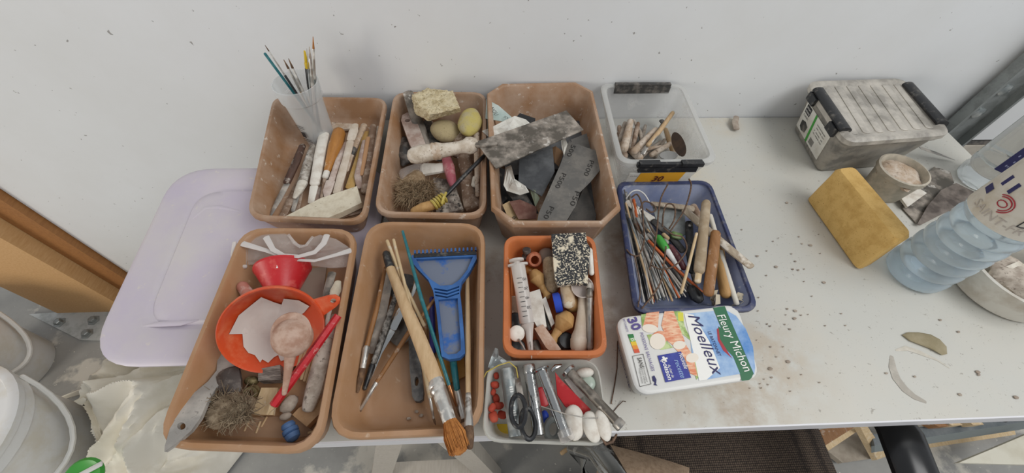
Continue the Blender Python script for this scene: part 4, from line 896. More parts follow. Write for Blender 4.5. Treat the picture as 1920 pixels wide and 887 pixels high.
# small red funnel
ra, rb = P(531, 502, 5.4), P(531, 548, 5.0); rl = (rb - ra).length
rw = rad(ra, 47); rn = rad(rb, 26)
rf = MB().lathe(ra, rb - ra, [(rw * 1.03, 0), (rw * 1.03, .003), (rw, .004), (rn, rl), (rn * .4, rl + .004), (rn * .3, rl + .004), (rn * .85, rl), (rw * .96, .002), (rw * .97, 0)], 36, closed=True)
thing('small_funnel', 'small red plastic funnel with a white drip', 'funnel', [('cone', rf, RED), ('drip', MB().sweep([ra.lerp(rb, .1) + Vector((.004, 0, rw * .97)), ra.lerp(rb, .45) + Vector((.004, 0, rw * .80))], [.003, .003], 8, .5), WPRINT)])
# goggles
gl = poly([(452, 458, 6.6), (470, 443, 6.9), (495, 434, 7.1), (530, 435, 7.2), (548, 446, 7.1), (560, 458, 7), (572, 459, 7), (584, 446, 7.1), (600, 440, 7.1), (630, 448, 7), (655, 464, 6.8), (656, 500, 5.4), (620, 502, 5.2), (580, 497, 5.2), (540, 494, 5.2), (495, 492, 5.2), (462, 497, 5.3), (452, 490, 5.6)], .0016)
thing('safety_goggles', 'clear plastic safety goggles lying against the back of the tray', 'goggles', [
    ('lens', gl, GOGGLE), ('nose_bridge', seg([(541, 440, 7.4, 2.5), (552, 456, 7.4, 3), (563, 463, 7.4, 3), (574, 460, 7.4, 3), (586, 444, 7.4, 2.5)], .6), GOGGLE),
    ('temple_arm', seg([(499, 445, 8.2, 6), (512, 468, 8.2, 5), (532, 479, 8.0, 4), (560, 481, 8.0, 4), (590, 473, 8.1, 5), (607, 456, 8.3, 6), (613, 441, 8.4, 6)], .35), M('goggle_arm', 'e0dad6', None, rough=.15, clear=.35, bump=0)),
    ('temple_arm', seg([(455, 457, 7.6, 6), (500, 470, 7.6, 4), (545, 487, 7.5, 3), (590, 489, 7.5, 3), (630, 478, 7.5, 4), (657, 470, 7.5, 6)], .35), MATS['goggle_arm']),
    ('side_shield', poly([(437, 458, 6.8), (462, 454, 7.0), (462, 496, 5.6), (444, 502, 5.4), (436, 490, 5.6)], .0016), GOGGLE), ('side_frame', seg([(440, 456, 7.2, 4), (437, 478, 6.6, 4), (441, 500, 5.9, 4), (460, 500, 5.7, 4)]), MATS['goggle_arm'])])
# bulb
bc_ = P(548, 633, 9.4); br_ = rad(bc_, 36)
thing('rubber_bulb', 'terracotta rubber bulb with a nozzle resting in the orange funnel', 'bulb', [
    ('bulb', MB().blob(bc_, (br_, br_, br_ * .95), None, .02, 20, 4), TERRA), ('seam', MB().lathe(bc_ + Vector((0, .004, .006)), (.05, -.45, 1), [(br_ * .985, -.0012), (br_ * 1.02, 0), (br_ * .985, .0012)], 40), TERRA),
    ('nozzle', seg([(545, 662, 8.4, 11), (541, 690, 7.6, 8), (537, 715, 7.0, 6), (533, 738, 6.4, 4.5)]), TERRA)])
pp = [(634, 592, 8.0, 7), (570, 682, 6.6, 8), (513, 760, 5.4, 8)]
thing('red_pencil', 'thick red carpenter pencil lying across the tray', 'pencil', [('barrel', seg(pp, 1, 6, False), PENCIL), ('sharpened_end', seg([(513, 760, 5.4, 7.5), (507, 768, 5.2, 4), (501, 777, 5.1, 1.5)], 1, 8, False), LTWOOD)])
# grey handle with hole
def spz(x, y): return 4.0 + 4.3 * max(0, min(1, ((405 - x) * 97 + (y - 645) * 202) / (97 ** 2 + 202 ** 2)))
hpts = [(a_, b_) for a_, b_ in ((400, 650), (409, 638), (436, 660), (448, 684), (426, 706), (405, 728), (388, 755), (375, 785), (358, 808), (330, 832), (308, 847), (309, 836), (313, 822), (321, 795), (336, 765), (362, 738), (390, 715), (406, 695), (408, 672))]
hole = [P(340 + 8 * math.cos(t), 799 + 7 * math.sin(t), spz(340 + 8 * math.cos(t), 799 + 7 * math.sin(t))) for t in [i * math.pi / 6 for i in range(12)]]
gh = MB().plate([P(a_, b_, spz(a_, b_)) for a_, b_ in hpts], .005, [hole])
single('spatula', gh, M('cast_aluminium', '9f9c97', 'b5b0a8', .45, 40, .5, .35, second='7d7974', samt=.2), 'grey metal spatula handle with a hanging hole, jutting over the tray corner', 'spatula')
# hair clump brush
hc = MB().blob(P(432, 770, 3.6), (.026, .017, .012), Matrix.Rotation(.3, 3, 'Z'), .3, 80, 3)
hairs(lambda r: P(r.uniform(400, 470), r.uniform(745, 790), r.uniform(3.0, 4.6)), lambda r, b: Vector((r.uniform(-1, 1), r.uniform(-1, 1), r.uniform(-.2, .5))).normalized(), .013, 700, .0005, .5, 8, .6, hc)
thing('worn_brush', 'worn brush with matted brown hair beside the grey spatula', 'brush', [('ferrule', seg([(428, 700, 4.0, 20), (432, 722, 3.8, 20), (434, 740, 3.6, 18)], .5), M('dark_ferrule', '4e4642', '837971', .35, 60, .5, .4)), ('bristles', hc, HORSE)])
rg = P(475, 733, 3.6)
single('brass_fitting', MB().lathe(rg, (.2, -.5, .8), [(.0075, 0), (.0075, .010), (.004, .010), (.004, 0)], 16, closed=True).blob(P(470, 715, 3.6), (.008, .006, .007), None, .3, 90, 2), BRASS, 'old brass ring fitting beside the matted brush', 'fitting')
single('charred_block', poly([(484, 692, 4.2), (525, 684, 4.2), (527, 712, 4.0), (484, 714, 4.0)], .014), M('charred_wood', '6a625b', 'a59c92', .42, 60, .85, stretch=(1, 8, 1)), 'grey weathered wood block under the orange funnel', 'wood block')
single('wood_square', poly([(490, 727, 3.9), (521, 727, 3.9), (512, 778, 3.4), (472, 777, 3.4)], .004), LTWOOD, 'pale square of thin wood beside the brass fitting', 'wood piece')
for i in range(5):
    x = 553 + i * 6
    tool('wood_splint', 'thin pale wooden splint in the row under the red pencil', 'splint', [('splint', PALEWOOD, [(x + 15, 655 + i * 2, 3.2, 3), (x, 705 + i * 3, 3.0, 3)], .7)], 'splints under the red pencil')
tool('clay_roll', 'grey clay-coated stick with a rounded end along the tray wall', 'stick', [('stick', CLAYG, [(612, 640, 5.4, 13), (600, 690, 5.0, 16), (588, 735, 4.4, 16), (578, 765, 4.2, 12)], .8)])
single('wood_offcut', poly([(560, 765, 3.7), (578, 756, 3.8), (606, 745, 3.9), (600, 775, 3.7), (575, 800, 3.4), (548, 778, 3.5)], .010), M('offcut', 'b18d68', '9d7a57', .4, 40, .8), 'tan broken wooden offcut under the clay-coated stick', 'wood piece')
for a, b, r, k, l in ((543, 757, 17, 1, 'grey stone chip with layered faces beside the red pencil'), (535, 780, 11, 2, 'small pale stone chip beside the tan offcut')):
    c = P(a, b, 3.2); q = rad(c, r); single('stone_chip', MB().blob(c, (q, q * .75, q * .6), Matrix.Rotation(.5, 3, 'Z'), .45, 90, 2, k), STONE, l, 'stone chip')
ec = P(547, 806, 2.9); ed = (P(553, 822, 2.9) - P(540, 792, 3.1))
single('earplug', MB().lathe(P(539, 795, 3.1), ed, [(.0065, 0), (.0075, .003), (.0062, .006), (.0082, .007), (.0085, .011), (.0066, .012), (.0080, .013), (.0070, .018), (.003, .021)], 18), M('blue_rubber', '45648f', None, rough=.6), 'small ribbed blue rubber plug on the tray floor', 'plug')
tool('chisel', 'grey steel chisel blade beside the white plaster spoon', 'chisel', [('blade', STEELD, [(623, 512, 5.6, 8), (614, 545, 5.2, 8), (607, 572, 4.8, 6)], .3)])
tool('plaster_spoon', 'spoon coated in cream plaster beside the funnel tab', 'spoon', [('bowl', CREAM, [(634, 528, 6.2, 6), (630, 545, 6.0, 11), (624, 562, 5.7, 8)], .35), ('handle', WHITED, [(622, 566, 5.6, 4), (612, 610, 5.0, 4)], .5)])
tool('clay_tool', 'mauve clay-coated tool lying behind the red pencil', 'modelling tool', [('tool', CLAYM, [(628, 592, 4.6, 8), (620, 630, 4.4, 9), (616, 655, 4.2, 7)], .5)])
for a, b, c, d in ((466, 790, 458, 808), (500, 782, 490, 800), (578, 812, 600, 806), (488, 790, 480, 812)):
    tool('wood_splinter', 'tiny wooden splinter on the floor of the funnel tray', 'splinter', [('splinter', PALEWOOD, [(a, b, 2.25, 2.2), (c, d, 2.25, 2)], .6)], 'splinters in the funnel tray')
single('card_sheet', poly([(400, 800, 2.2), (420, 784, 2.2), (560, 780, 2.2), (592, 815, 2.2), (520, 828, 2.2), (400, 832, 2.2)], .001), M('card', 'a58468', '98775d', .4, 20, .8), 'thin brown card lying on the floor of the funnel tray', 'card')
single('grey_card', poly([(560, 505, 2.3), (612, 500, 2.3), (604, 560, 2.3), (556, 560, 2.3)], .002), M('grey_card', '9a8a7c', None, rough=.9), 'brownish grey card behind the orange funnel', 'card')

# ================================================================== brush tray
z4 = .55
def brush(label, hm, a, mid, f1, tip, rh, rf_, hair, z, rt=None, ferr=FERR, group=None, fl=1):
    segs = [('handle', hm, [(a[0], a[1], z[0], rh[0]), (mid[0], mid[1], (z[0] + z[1]) / 2, rh[1]), (f1[0], f1[1], z[1], rh[2])])]
    q = Vector(f1).lerp(Vector(tip[0]), 1.0)
    segs.append(('ferrule', ferr, [(f1[0], f1[1], z[1], rf_), (tip[0][0], tip[0][1], z[2], rf_ * tip[2])], fl))
    segs.append(('bristles', hair, [(tip[0][0], tip[0][1], z[2], rf_ * tip[2]), ((tip[0][0] + tip[1][0]) / 2, (tip[0][1] + tip[1][1]) / 2, (z[2] + z[3]) / 2, rf_ * tip[3]), (tip[1][0], tip[1][1], z[3], rf_ * tip[4])], fl))
    return tool('paint_brush', label, 'paint brush', segs, group)
# big round brush with real hair strands
c1, c2 = P(843, 790, 7.8), P(862, 846, 8.0); hd_ = (c2 - c1).normalized()
core = MB().sweep([c1, c1.lerp(c2, .5), c1.lerp(c2, .85)], [rad(c1, 12), rad(c1, 19), rad(c1, 17)], 14)
s1 = hd_.cross(Vector((0, 0, 1))).normalized(); s2 = s1.cross(hd_)
rnd = random.Random(4)
for i in range(420):
    a_ = rnd.uniform(0, 6.28); q = math.sqrt(rnd.random()); o1 = (s1 * math.cos(a_) + s2 * math.sin(a_)); r1, r2, r3 = rad(c1, 12) * q, rad(c1, 20.5) * q, rad(c1, 20) * q; e_ = rnd.uniform(.93, 1.08) * (1.06 - .12 * q)
    core.sweep([c1 + o1 * r1, c1.lerp(c2, .5) + o1 * r2, c1.lerp(c2, e_) + o1 * r3], [.0007, .0007, .0003], 3, 1, None, False)
thing('paint_brush', 'big round brush with ginger bristles and a thick pale handle, jutting over the table edge', 'paint brush', [
    ('handle_end', seg([(724, 476, 5.6, 7), (728, 490, 5.7, 8), (732, 502, 5.8, 8.5)]), BLACK), ('handle', seg([(732, 504, 5.8, 8.5), (758, 570, 6.2, 11), (784, 630, 6.6, 13.5), (804, 680, 6.8, 15), (817, 712, 7.0, 14)]), PALEWOOD),
    ('ferrule', seg([(818, 714, 7.0, 14), (831, 755, 7.4, 14.5), (843, 790, 7.8, 13)]), FERR, None, [('crimp', seg([(818, 722, 7.0, 15), (819, 725, 7.0, 15)], 1, 14), FERR), ('crimp', seg([(821, 731, 7.1, 15.5), (822, 734, 7.1, 15.5)], 1, 14), FERR)]), ('bristles', core, HAIRO)])
brush('brush with a brown wooden handle lying against the left tray wall', BRWOOD, (722, 505), (705, 585), (687, 652), ((680, 690), (671, 733), .9, .9, .4), (3, 4.5, 4.5), 6, HAIRD, (3.0, 2.6, 2.4, 2.2))
brush('slim brush with a thin tan handle pointing at the tray corner', BRWOOD, (818, 558), (770, 618), (706, 717), ((676, 768), (660, 790), .75, 1.1, .2), (3, 4.5, 4), 4.2, HAIRD, (4.2, 2.4, 1.4, 1.1))
brush('brush with a long pale handle lying along the right tray wall', PALEWOOD, (876, 505), (877, 630), (878, 738), ((879, 800), (881, 835), 1.8, 1.9, 1.3), (3.5, 5.5, 5), 5, HAIRD, (3.0, 4.4, 6.9, 7.0))
brush('teal handled brush with a flat bent ferrule under the blue scraper', TEAL, (846, 640), (850, 680), (857, 730), ((870, 785), (872, 800), 1.0, 1.2, .8), (6, 7, 6), 6, HAIRD, (2.6, 2.9, 3.2, 3.0), fl=.6)
brush('long slim teal brush lying uppermost across the tray', TEAL, (755, 434), (790, 560), (842, 722), ((856, 762), (862, 782), .6, .6, .2), (2.6, 4, 3.5), 3.4, HAIRD, (7.0, 4.4, 3.2, 2.9), ferr=M('copper_ferrule', 'a3714a', None, rough=.3, metal=.8))
brush('thin pale brush with a pointed tip below the big brush', LTWOOD, (738, 450), (775, 600), (806, 745), ((813, 785), (817, 797), .7, .7, .2), (3, 4, 4), 3.2, HAIRD, (6.0, 2.6, 1.6, 1.3))
tool('dowel', 'thin pale dowel crossing behind the big brush handle', 'dowel', [('dowel', LTWOOD, [(726, 452, 6.0, 3.4), (752, 520, 4.9, 3.4), (795, 610, 3.9, 3.2)])])
tool('palette_knife', 'long steel palette knife with a pointed end between the brushes', 'palette knife', [('blade', CHROME, [(782, 532, 3.4, 5), (760, 570, 2.9, 7), (735, 615, 2.4, 10)], .15), ('tang', CHROME, [(733, 620, 2.3, 9), (712, 660, 1.9, 6), (688, 722, 1.2, 2.5)], .25)])
tool('palette_knife', 'wide dull steel strip lying behind the palette knife', 'steel strip', [('blade', STEEL, [(730, 510, 2.2, 10), (715, 585, 1.6, 11), (698, 660, 1.2, 7)], .12)])
tool('twisted_wire_tool', 'dark twisted wire tool with a black end', 'wire tool', [('twist', M('twisted_wire', '4b4743', '9a958e', .5, 160, .4, .7, bump=.6), [(742, 555, 2.6, 5), (722, 615, 2.1, 6), (700, 680, 1.7, 5)]), ('tip', BLACK, [(698, 685, 1.6, 6), (684, 728, 1.2, 4)])])
tool('putty_knife', 'dark putty knife with a slotted plastic handle on the tray floor', 'putty knife', [('blade', DKGREY, [(758, 520, 2.0, 20), (752, 545, 1.8, 22), (748, 555, 1.7, 18)], .06)])
ph = MB().plate([P(a, b, 1.9) for a, b in ((766, 636), (778, 632), (788, 680), (794, 735), (793, 748), (786, 753), (778, 752), (773, 744), (768, 690))], .009, [[P(781 + 4 * math.cos(t), 715 + 9 * math.sin(t), 1.9) for t in [i * math.pi / 6 for i in range(12)]]])
single('slotted_scraper', ph, M('slate_handle', '4f4f50', '7d7a76', .4, 50, .6), 'slate grey flat handle with a slot on the tray floor', 'handle')
tool('dark_putty_knife', 'round dark scraper blade under the big brush', 'scraper', [('blade', M('smoked_blade', '5b544d', '837b72', .4, 40, .35, .5), [(775, 590, 1.7, 14), (752, 628, 1.4, 20), (742, 640, 1.3, 16)], .06)])
tool('blue_pen', 'violet blue pen lying beside the teal brush', 'pen', [('barrel', M('violet_blue', '3c3f94', None, rough=.35), [(810, 560, 2.4, 5), (811, 625, 2.0, 6), (812, 660, 1.8, 6)]), ('tip', BRASS, [(812, 664, 1.8, 5), (813, 682, 1.7, 3)])])
tool('wood_pencil', 'brown pencil stub beside the violet blue pen', 'pencil', [('barrel', BRWOOD, [(797, 600, 1.6, 4), (798, 640, 1.5, 5), (800, 655, 1.5, 4)])])
single('amber_scraper', poly([(818, 672, 1.6), (870, 668, 1.6), (873, 705, 1.5), (835, 722, 1.4), (820, 705, 1.5)], .004), M('amber_plastic', 'a87a35', '8f6428', .4, 30, .5), 'amber brown flat piece under the blue scraper', 'scraper')
for a, b in ((781, 772), (790, 779), (767, 785)):
    c = P(a, b, .7); single('clay_crumb', MB().blob(c, (.0028, .002, .0016), None, .5, 300, 1, a), STONE, 'grey clay crumb on the floor of the brush tray', 'crumb', 'clay crumbs in the brush tray')
# blue scraper
def bs(pts, z, th): return MB().plate([P(a, b, z) for a, b in pts], th)
bo_out = [(772, 478), (893, 473), (894, 485), (880, 510), (866, 528), (862, 545), (866, 580), (871, 640), (872, 662), (862, 671), (842, 674), (828, 668), (824, 640), (818, 580), (812, 545), (803, 525), (782, 503), (771, 490)]
inner1 = [(780, 486), (887, 481), (876, 506), (862, 524), (848, 534), (826, 536), (808, 524), (790, 505)]
inner2 = [(822, 562), (858, 559), (864, 640), (864, 656), (856, 663), (840, 665), (832, 658), (830, 640)]
zb = 5.2
grooves = [[(814 + i, 540 + i * 6), (838, 544 + i * 6), (861, 536 + i * 6), (861, 539 + i * 6), (838, 547 + i * 6), (814 + i, 543 + i * 6)] for i in range(3)]
body = MB().plate([P(a, b, zb) for a, b in bo_out], .009, [[P(a, b, zb) for a, b in inner1], [P(a, b, zb) for a, b in inner2]] + [[P(a, b, zb) for a, b in g_] for g_ in grooves])
teeth = []
for i in range(16):
    x = 776 + i * 7.6; y = 475 - i * .4
    teeth.append(('tooth', bs([(x, y), (x + 3.6, y - .2), (x + 3.2, y - 6), (x + .6, y - 6)], zb - .2, .005), BLUE))
thing('ice_scraper', 'wide blue plastic ice scraper with a toothed edge and dusty recesses', 'scraper', [
    ('frame', body, BLUE, None, teeth), ('face_panel', bs(bo_out[:6] + [(862, 545)] + [(812, 545)] + bo_out[15:], zb - .55, .003), BLUEP), ('grip_panel', bs([(818, 548), (862, 546), (868, 660), (858, 668), (840, 670), (828, 662)], zb - .55, .003), BLUEP),
    ('blade_strip', bs([(776, 476), (892, 471), (893, 477), (776, 483)], zb + .1, .002), BLACK)])

# ================================================================== orange box
zo = .55
sy = [P(971, 497, 8.0), P(978, 540, 7.0), P(988, 606, 5.4)]
rs_ = rad(sy[1], 13.5)
SYR = M('syringe_clear', 'd9d2cb', None, rough=.25, clear=.35, bump=0)
gr_ = []
d_ = (sy[2] - sy[0]).normalized(); sd_ = d_.cross(Vector((0, 0, 1))).normalized(); up_ = sd_.cross(d_)
for i in range(9):
    p = sy[0].lerp(sy[2], .25 + i * .08) + up_ * rs_ * 1.03; gr_.append(('graduation', MB().sweep([p + sd_ * -.001, p + sd_ * .005], [.0004, .0004], 4), INK))
for i, s_ in enumerate(('60', '50', '40', '30')):
    p = sy[0].lerp(sy[2], .30 + i * .16) + up_ * (rs_ * 1.04) - sd_ * .007; gr_.append(('lettering', text_mb(s_, p, sd_, -d_, .005), INK))
thing('syringe', 'large plastic syringe with printed scale lying in the orange box', 'syringe', [
    ('barrel', MB().sweep(sy, [rs_] * 3, 20, 1, None, False), SYR, None, gr_), ('barrel_flange', MB().sweep([sy[0] - d_ * .002, sy[0] + d_ * .001], [rs_ * 1.45] * 2, 16, .55, None, False), SYR),
    ('plunger', MB().lathe(P(968, 486, 8.6), d_, [(rs_ * 1.05, 0), (rs_ * 1.05, .003), (rs_ * .45, .004), (rs_ * .45, .02)], 20), SYR), ('piston_seal', MB().sweep([sy[2] - d_ * .004, sy[2]], [rs_ * .97] * 2, 18, 1, None, False), DKGREY),
    ('nozzle', seg([(989, 609, 5.4, 13), (992, 620, 5.2, 8), (993, 640, 5.0, 6), (995, 658, 4.9, 5)]), SYR), ('needle', seg([(994, 640, 5.2, 1.2), (997, 672, 7.7, .8)]), STEEL)])
thing('needle_holder', 'round white cap with a needle lying over the box front', 'cap', [('disc', MB().lathe(P(968, 626, 5.2), (.1, -.3, 1), [(.008, -.004), (.010, 0), (.010, .006), (.008, .008), (.003, .0085), (.001, .008)], 20), WHITED), ('needle', seg([(973, 637, 5.8, 2.2), (980, 648, 6.0, 1.6), (986, 659, 6.2, .9)]), STEEL)])
def knob(label, a, b, r, zz, mt=KNOBW):
    tool('round_head_tool', label, 'knob', [('ball', mt, [(a[0], a[1], zz, r * .8), (a[0] * .8 + b[0] * .2, a[1] * .8 + b[1] * .2, zz, r), (a[0] * .55 + b[0] * .45, a[1] * .55 + b[1] * .45, zz - .2, r * .66)]), ('stem', mt, [(a[0] * .5 + b[0] * .5, a[1] * .5 + b[1] * .5, zz - .3, r * .5), (b[0], b[1], zz - .9, r * .36), (b[0] + (b[0] - a[0]) * .2, b[1] + (b[1] - a[1]) * .2, zz - 1.1, r * .55)])])
knob('round-headed wooden knob beside the cork', (1003, 515), (1022, 548), 15, 5.6)
knob('round-headed wooden knob with a dark spot beside the wood brick', (1062, 597), (1040, 630), 20, 4.6)
tool('cork', 'tapered cork stopper beside the stamped tile', 'cork', [('cork', M('cork', 'bba487', 'a68d6f', .45, 120, .95, second='8a7157', samt=.25, sscale=300), [(1029, 490, 5.6, 12), (1034, 538, 4.2, 16)])])
single('stamped_tile', MB().plate([P(*p) for p in ((1034, 439, 8.7), (1098, 436, 8.9), (1101, 455, 8.8), (1107, 465, 8.7), (1103, 500, 8.2), (1102, 532, 7.9), (1078, 531, 7.9), (1046, 535, 7.9), (1040, 520, 8.0))], .006), STAMP, 'cream clay tile stamped with black speckled pattern, resting on the orange box', 'tile')
single('clay_ring', MB().lathe(P(1001, 487, 5.4), (.1, -.5, .7), [(.0105, -.006), (.0115, .004), (.009, .008), (.006, .008), (.006, -.006)], 20, closed=True), M('terracotta', 'b0603f', 'c98a6c', .3, 50, .7), 'terracotta clay ring by the cork', 'ring')
single('clay_ball', MB().blob(P(1024, 480, 4.6), (.012, .012, .011), None, .1, 60, 3), M('grey_brown_clay', '7d6a5e', None, rough=.8), 'grey brown clay ball behind the cork', 'ball')
single('dark_fitting', MB().lathe(P(987, 484, 4.8), (0, .3, 1), [(.006, 0), (.007, .004), (.004, .006), (.004, .010), (.006, .012), (.006, .016)], 14), DKGREY, 'dark stepped plastic fitting beside the syringe flange', 'fitting')
single('amber_stopper', MB().blob(P(990, 507, 3.8), (.010, .008, .007), None, .1, 60, 2), ORWOOD, 'amber rounded cap under the syringe', 'cap')
tool('wooden_dowel', 'pale dowel with a wrinkled wrapped end below the stamped tile', 'dowel', [('dowel', M('wrapped_dowel', 'c9b498', 'b39a7b', .45, 60, .85), [(1062, 535, 6.0, 12), (1064, 552, 5.8, 13), (1066, 568, 5.6, 13)]), ('wrapped_end', CREAM, [(1066, 567, 5.75, 11), (1066, 570, 5.75, 10)])])
single('wooden_ball', MB().blob(P(1074, 570, 4.2), (.012, .012, .011), None, .03, 30, 3), KNOBW, 'brown wooden ball behind the wrapped dowel', 'ball')
single('blue_stopper', MB().lathe(P(1043, 568, 5.0), (1, .1, .2), [(.013, -.003), (.0135, 0), (.0135, .005), (.011, .007), (.001, .007)], 24), COBALT, 'cobalt blue plastic cap beside the wrapped dowel', 'cap')
single('white_comb', poly([(993, 548, 5.0), (1012, 542, 5.2), (1017, 560, 5.0), (1025, 612, 4.2), (1010, 618, 4.1), (1000, 600, 4.4)], .006), WHITED, 'flat white plastic comb with punched holes beside the syringe', 'comb')
for i in range(7): pass
single('white_plate', poly([(1016, 562, 4.9), (1023, 556, 5.0), (1040, 606, 4.1), (1034, 612, 4.0)], .004), WHITED, 'narrow white plastic strip between comb and blue cap', 'strip')
tool('toothed_strip', 'black toothed strip between the white comb and strip', 'strip', [('strip', BLACK, [(1020, 580, 3.8, 4), (1031, 618, 3.3, 4)], .6)])
single('wood_brick', poly([(1002, 616, 4.6), (1018, 608, 4.6), (1052, 655, 4.2), (1036, 662, 4.2), (1024, 652, 4.2)], .014), M('pink_wood', 'b5917a', 'c9b3a2', .4, 50, .8), 'small pinkish wooden brick at the front of the orange box', 'wood block')
tool('turned_pestle', 'pale turned handle with a flared ringed base in the orange box', 'handle', [('grip', M('pale_turned', 'c3b19c', 'd0c3b3', .45, 45, .75), [(1092, 548, 5.6, 8), (1093, 580, 5.2, 10), (1089, 620, 4.6, 13), (1086, 634, 4.4, 16)]), ('base_ring', MATS['pale_turned'], [(1086, 637, 4.4, 17), (1085, 652, 4.2, 16)]), ('red_end', M('red_end', 'b06a50', None), [(1085, 654, 4.1, 15), (1084.5, 656, 4.1, 15)])])
tool('steel_tube', 'grey steel tube standing along the right wall of the orange box', 'tube', [('tube', STEEL, [(1105, 535, 5.8, 5.5), (1106, 590, 4.4, 6), (1106, 650, 3.2, 6)]), ('collar', STEELD, [(1105, 545, 5.6, 6.5), (1105, 555, 5.4, 6.5)])])
single('bark_strip', poly([(1112, 538, 6.2), (1118, 540, 6.3), (1122, 575, 5.6), (1120, 612, 5.0), (1114, 624, 4.8), (1112, 590, 5.2)], .002), M('birch_bark', '8a8176', 'd3ccc2', .45, 60, .9), 'ragged white-edged bark strip beside the steel tube', 'bark')
single('clear_cup', MB().lathe(P(1090, 540, 5.2), (0, -.3, 1), [(.013, 0), (.015, .008), (.0135, .008), (.012, .002), (.001, .002)], 24), M('pinkish_clear', 'd8cbc3', None, rough=.3, clear=.4, bump=0), 'small clear pinkish cup under the stamped tile', 'cup')
tool('white_rod', 'white plastic rod beside the stamped tile', 'rod', [('rod', WHITED, [(1106, 470, 7.0, 5), (1109, 512, 6.4, 5)])])
for a, b, z, l in ((966, 603, 2.6, 'black ribbed disc beside the syringe barrel'), (968, 652, 2.6, 'black disc under the needle cap'), (1060, 640, 3.0, 'black rubber ball beside the wood brick')):
    single('black_disc', MB().lathe(P(a, b, z), (.2, -.2, 1), [(.010, -.006), (.012, -.003), (.010, 0), (.012, .003), (.010, .006), (.006, .007)], 22), BLACK, l, 'disc')
tool('metal_bar', 'clear comb strip with teeth at the front of the orange box', 'strip', [('strip', STEELD, [(1003, 640, 2.8, 8), (1008, 658, 2.6, 8)], .3)])
single('grey_block', poly([(955, 555, 3.4), (975, 555, 3.4), (978, 590, 3.0), (956, 592, 3.0)], .01), CLAYB, 'clay-brown block under the syringe', 'block')

# ================================================================== milky tub with tubes
zt_ = .4
def hollow(name, label, a, b, r, mt, extra=(), z=(5, 4), n=22):
    p0, p1 = P(a[0], a[1], z[0]), P(b[0], b[1], z[1]); R_ = rad(p0.lerp(p1, .5), r); L = (p1 - p0).length
    mb = MB().lathe(p0, p1 - p0, [(R_, 0), (R_, L), (R_ * .85, L), (R_ * .85, 0)], n, closed=True)
    parts = [('tube', mb, mt)]
    for nm, t, k, l, m2 in extra: parts.append((nm, MB().lathe(p0.lerp(p1, t), p1 - p0, [(R_ * 1.0, 0), (R_ * k, .0015), (R_ * k, l), (R_ * 1.0, l + .001)], n), m2))
    thing(name, label, 'tube', parts)
    return p0, p1, R_
p0, p1, R_ = hollow('aluminium_tube', 'dull grey printed aluminium tube in the milky tub', (950, 692), (967, 815), 13, ALU, (('crimped_end', .93, 1.02, .006, ALU),), (5.4, 4.6))
d_ = (p1 - p0).normalized(); sd_ = d_.cross(Vector((0, 0, 1))).normalized(); up_ = sd_.cross(d_)
o_ = single('tube_print', marks_mb(lambda a, b: p0.lerp(p1, .3) + up_ * R_ * 1.03 + d_ * a + (-sd_ if (-sd_).x > 0 else sd_) * b, .045, .0038, 18, 5), WPRINT, 'x', 'x')
tp = [o for o in bpy.data.objects if o.name.startswith('aluminium_tube')][0]
o_.parent = tp; o_.location = o_.location - tp.location; o_.name = 'fine_print'; del o_['label']; del o_['category']
hollow('chrome_tube', 'bright chrome tube with a ribbed collar beside the scissors', (991, 684), (1011, 816), 11.5, CHROME, (('collar', .0, 1.12, .010, CHROME),), (5.8, 5.0))
hollow('chrome_tube', 'chrome tube with a clear square end cap leaning across the tub', (1014, 690), (1062, 818), 10, CHROME, (('end_cap', .90, 1.35, .012, GOGGLE), ('flange', .0, 1.6, .003, CHROME)), (6.2, 5.6))
hollow('brown_tube', 'brownish metal tube jutting over the right rim of the tub', (1063, 692), (1163, 798), 9, STEELD, (('end_cap', .92, 1.2, .008, STEEL), ('flange', .0, 1.7, .005, CHROME)), (5.6, 6.0))
tool('tube_hook', 'curved chrome hook at the end of the leaning chrome tube', 'hook', [('hook', CHROME, [(1053, 685, 5.8, 3), (1042, 687, 6.0, 4), (1034, 695, 5.8, 3)], .4)])
def ring(c, a, b, r, nrm, mt, n=22):
    c = Vector(c); nn = Vector(nrm).normalized(); u = nn.cross(Vector((1, 0, 0))).normalized(); v = nn.cross(u)
    return MB().sweep([c + u * a * math.cos(2 * math.pi * i / n) + v * b * math.sin(2 * math.pi * i / n) for i in range(n + 1)], [r] * (n + 1), 8, 1, None, False)
thing('scissors', 'black handled scissors between the grey and the chrome tube', 'scissors', [('finger_loop', ring(P(972, 770, 5.2), .016, .0085, .0028, (-.4, -.1, 1), BLACK), BLACK), ('finger_loop', ring(P(990, 793, 3.8), .016, .0085, .0028, (.3, .1, 1), BLACK), BLACK), ('blade', seg([(978, 750, 4.6, 5), (972, 720, 3.4, 6), (968, 690, 2.4, 3)], .25), STEEL)])
single('red_plate', MB().plate([P(*p) for p in ((1041, 698, 5.6), (1052, 712, 5.4), (1108, 768, 4.6), (1095, 778, 4.2), (1060, 762, 4.2), (1045, 740, 4.6))], .003), RED, 'flat red plastic triangle between the chrome tubes', 'plate')
tool('red_scraper', 'red plastic piece under the leaning chrome tube', 'plate', [('plate', RED, [(1012, 730, 3.2, 10), (1022, 760, 2.8, 8)], .2)])
rnd = random.Random(12)
for i, (a, b, r) in enumerate(((927, 722, 8), (925, 735, 6), (930, 748, 9), (934, 762, 8), (923, 765, 8), (925, 782, 10), (941, 778, 9), (938, 762, 7), (930, 705, 6))):
    c = P(a, b, 1.2 + 2.4 * (1 - abs(i - 3) / 8)); q = rad(c, r)
    single('clay_lump', MB().blob(c, (q, q * .8, q * .75), Matrix.Rotation(i, 3, 'Z'), .35, 120, 2, i, .75), M('red_wax', 'b8432e', 'c75a41', .4, 60, .7), 'orange red wax lump against the left side of the milky tub', 'wax lump', 'red wax lumps in the milky tub')
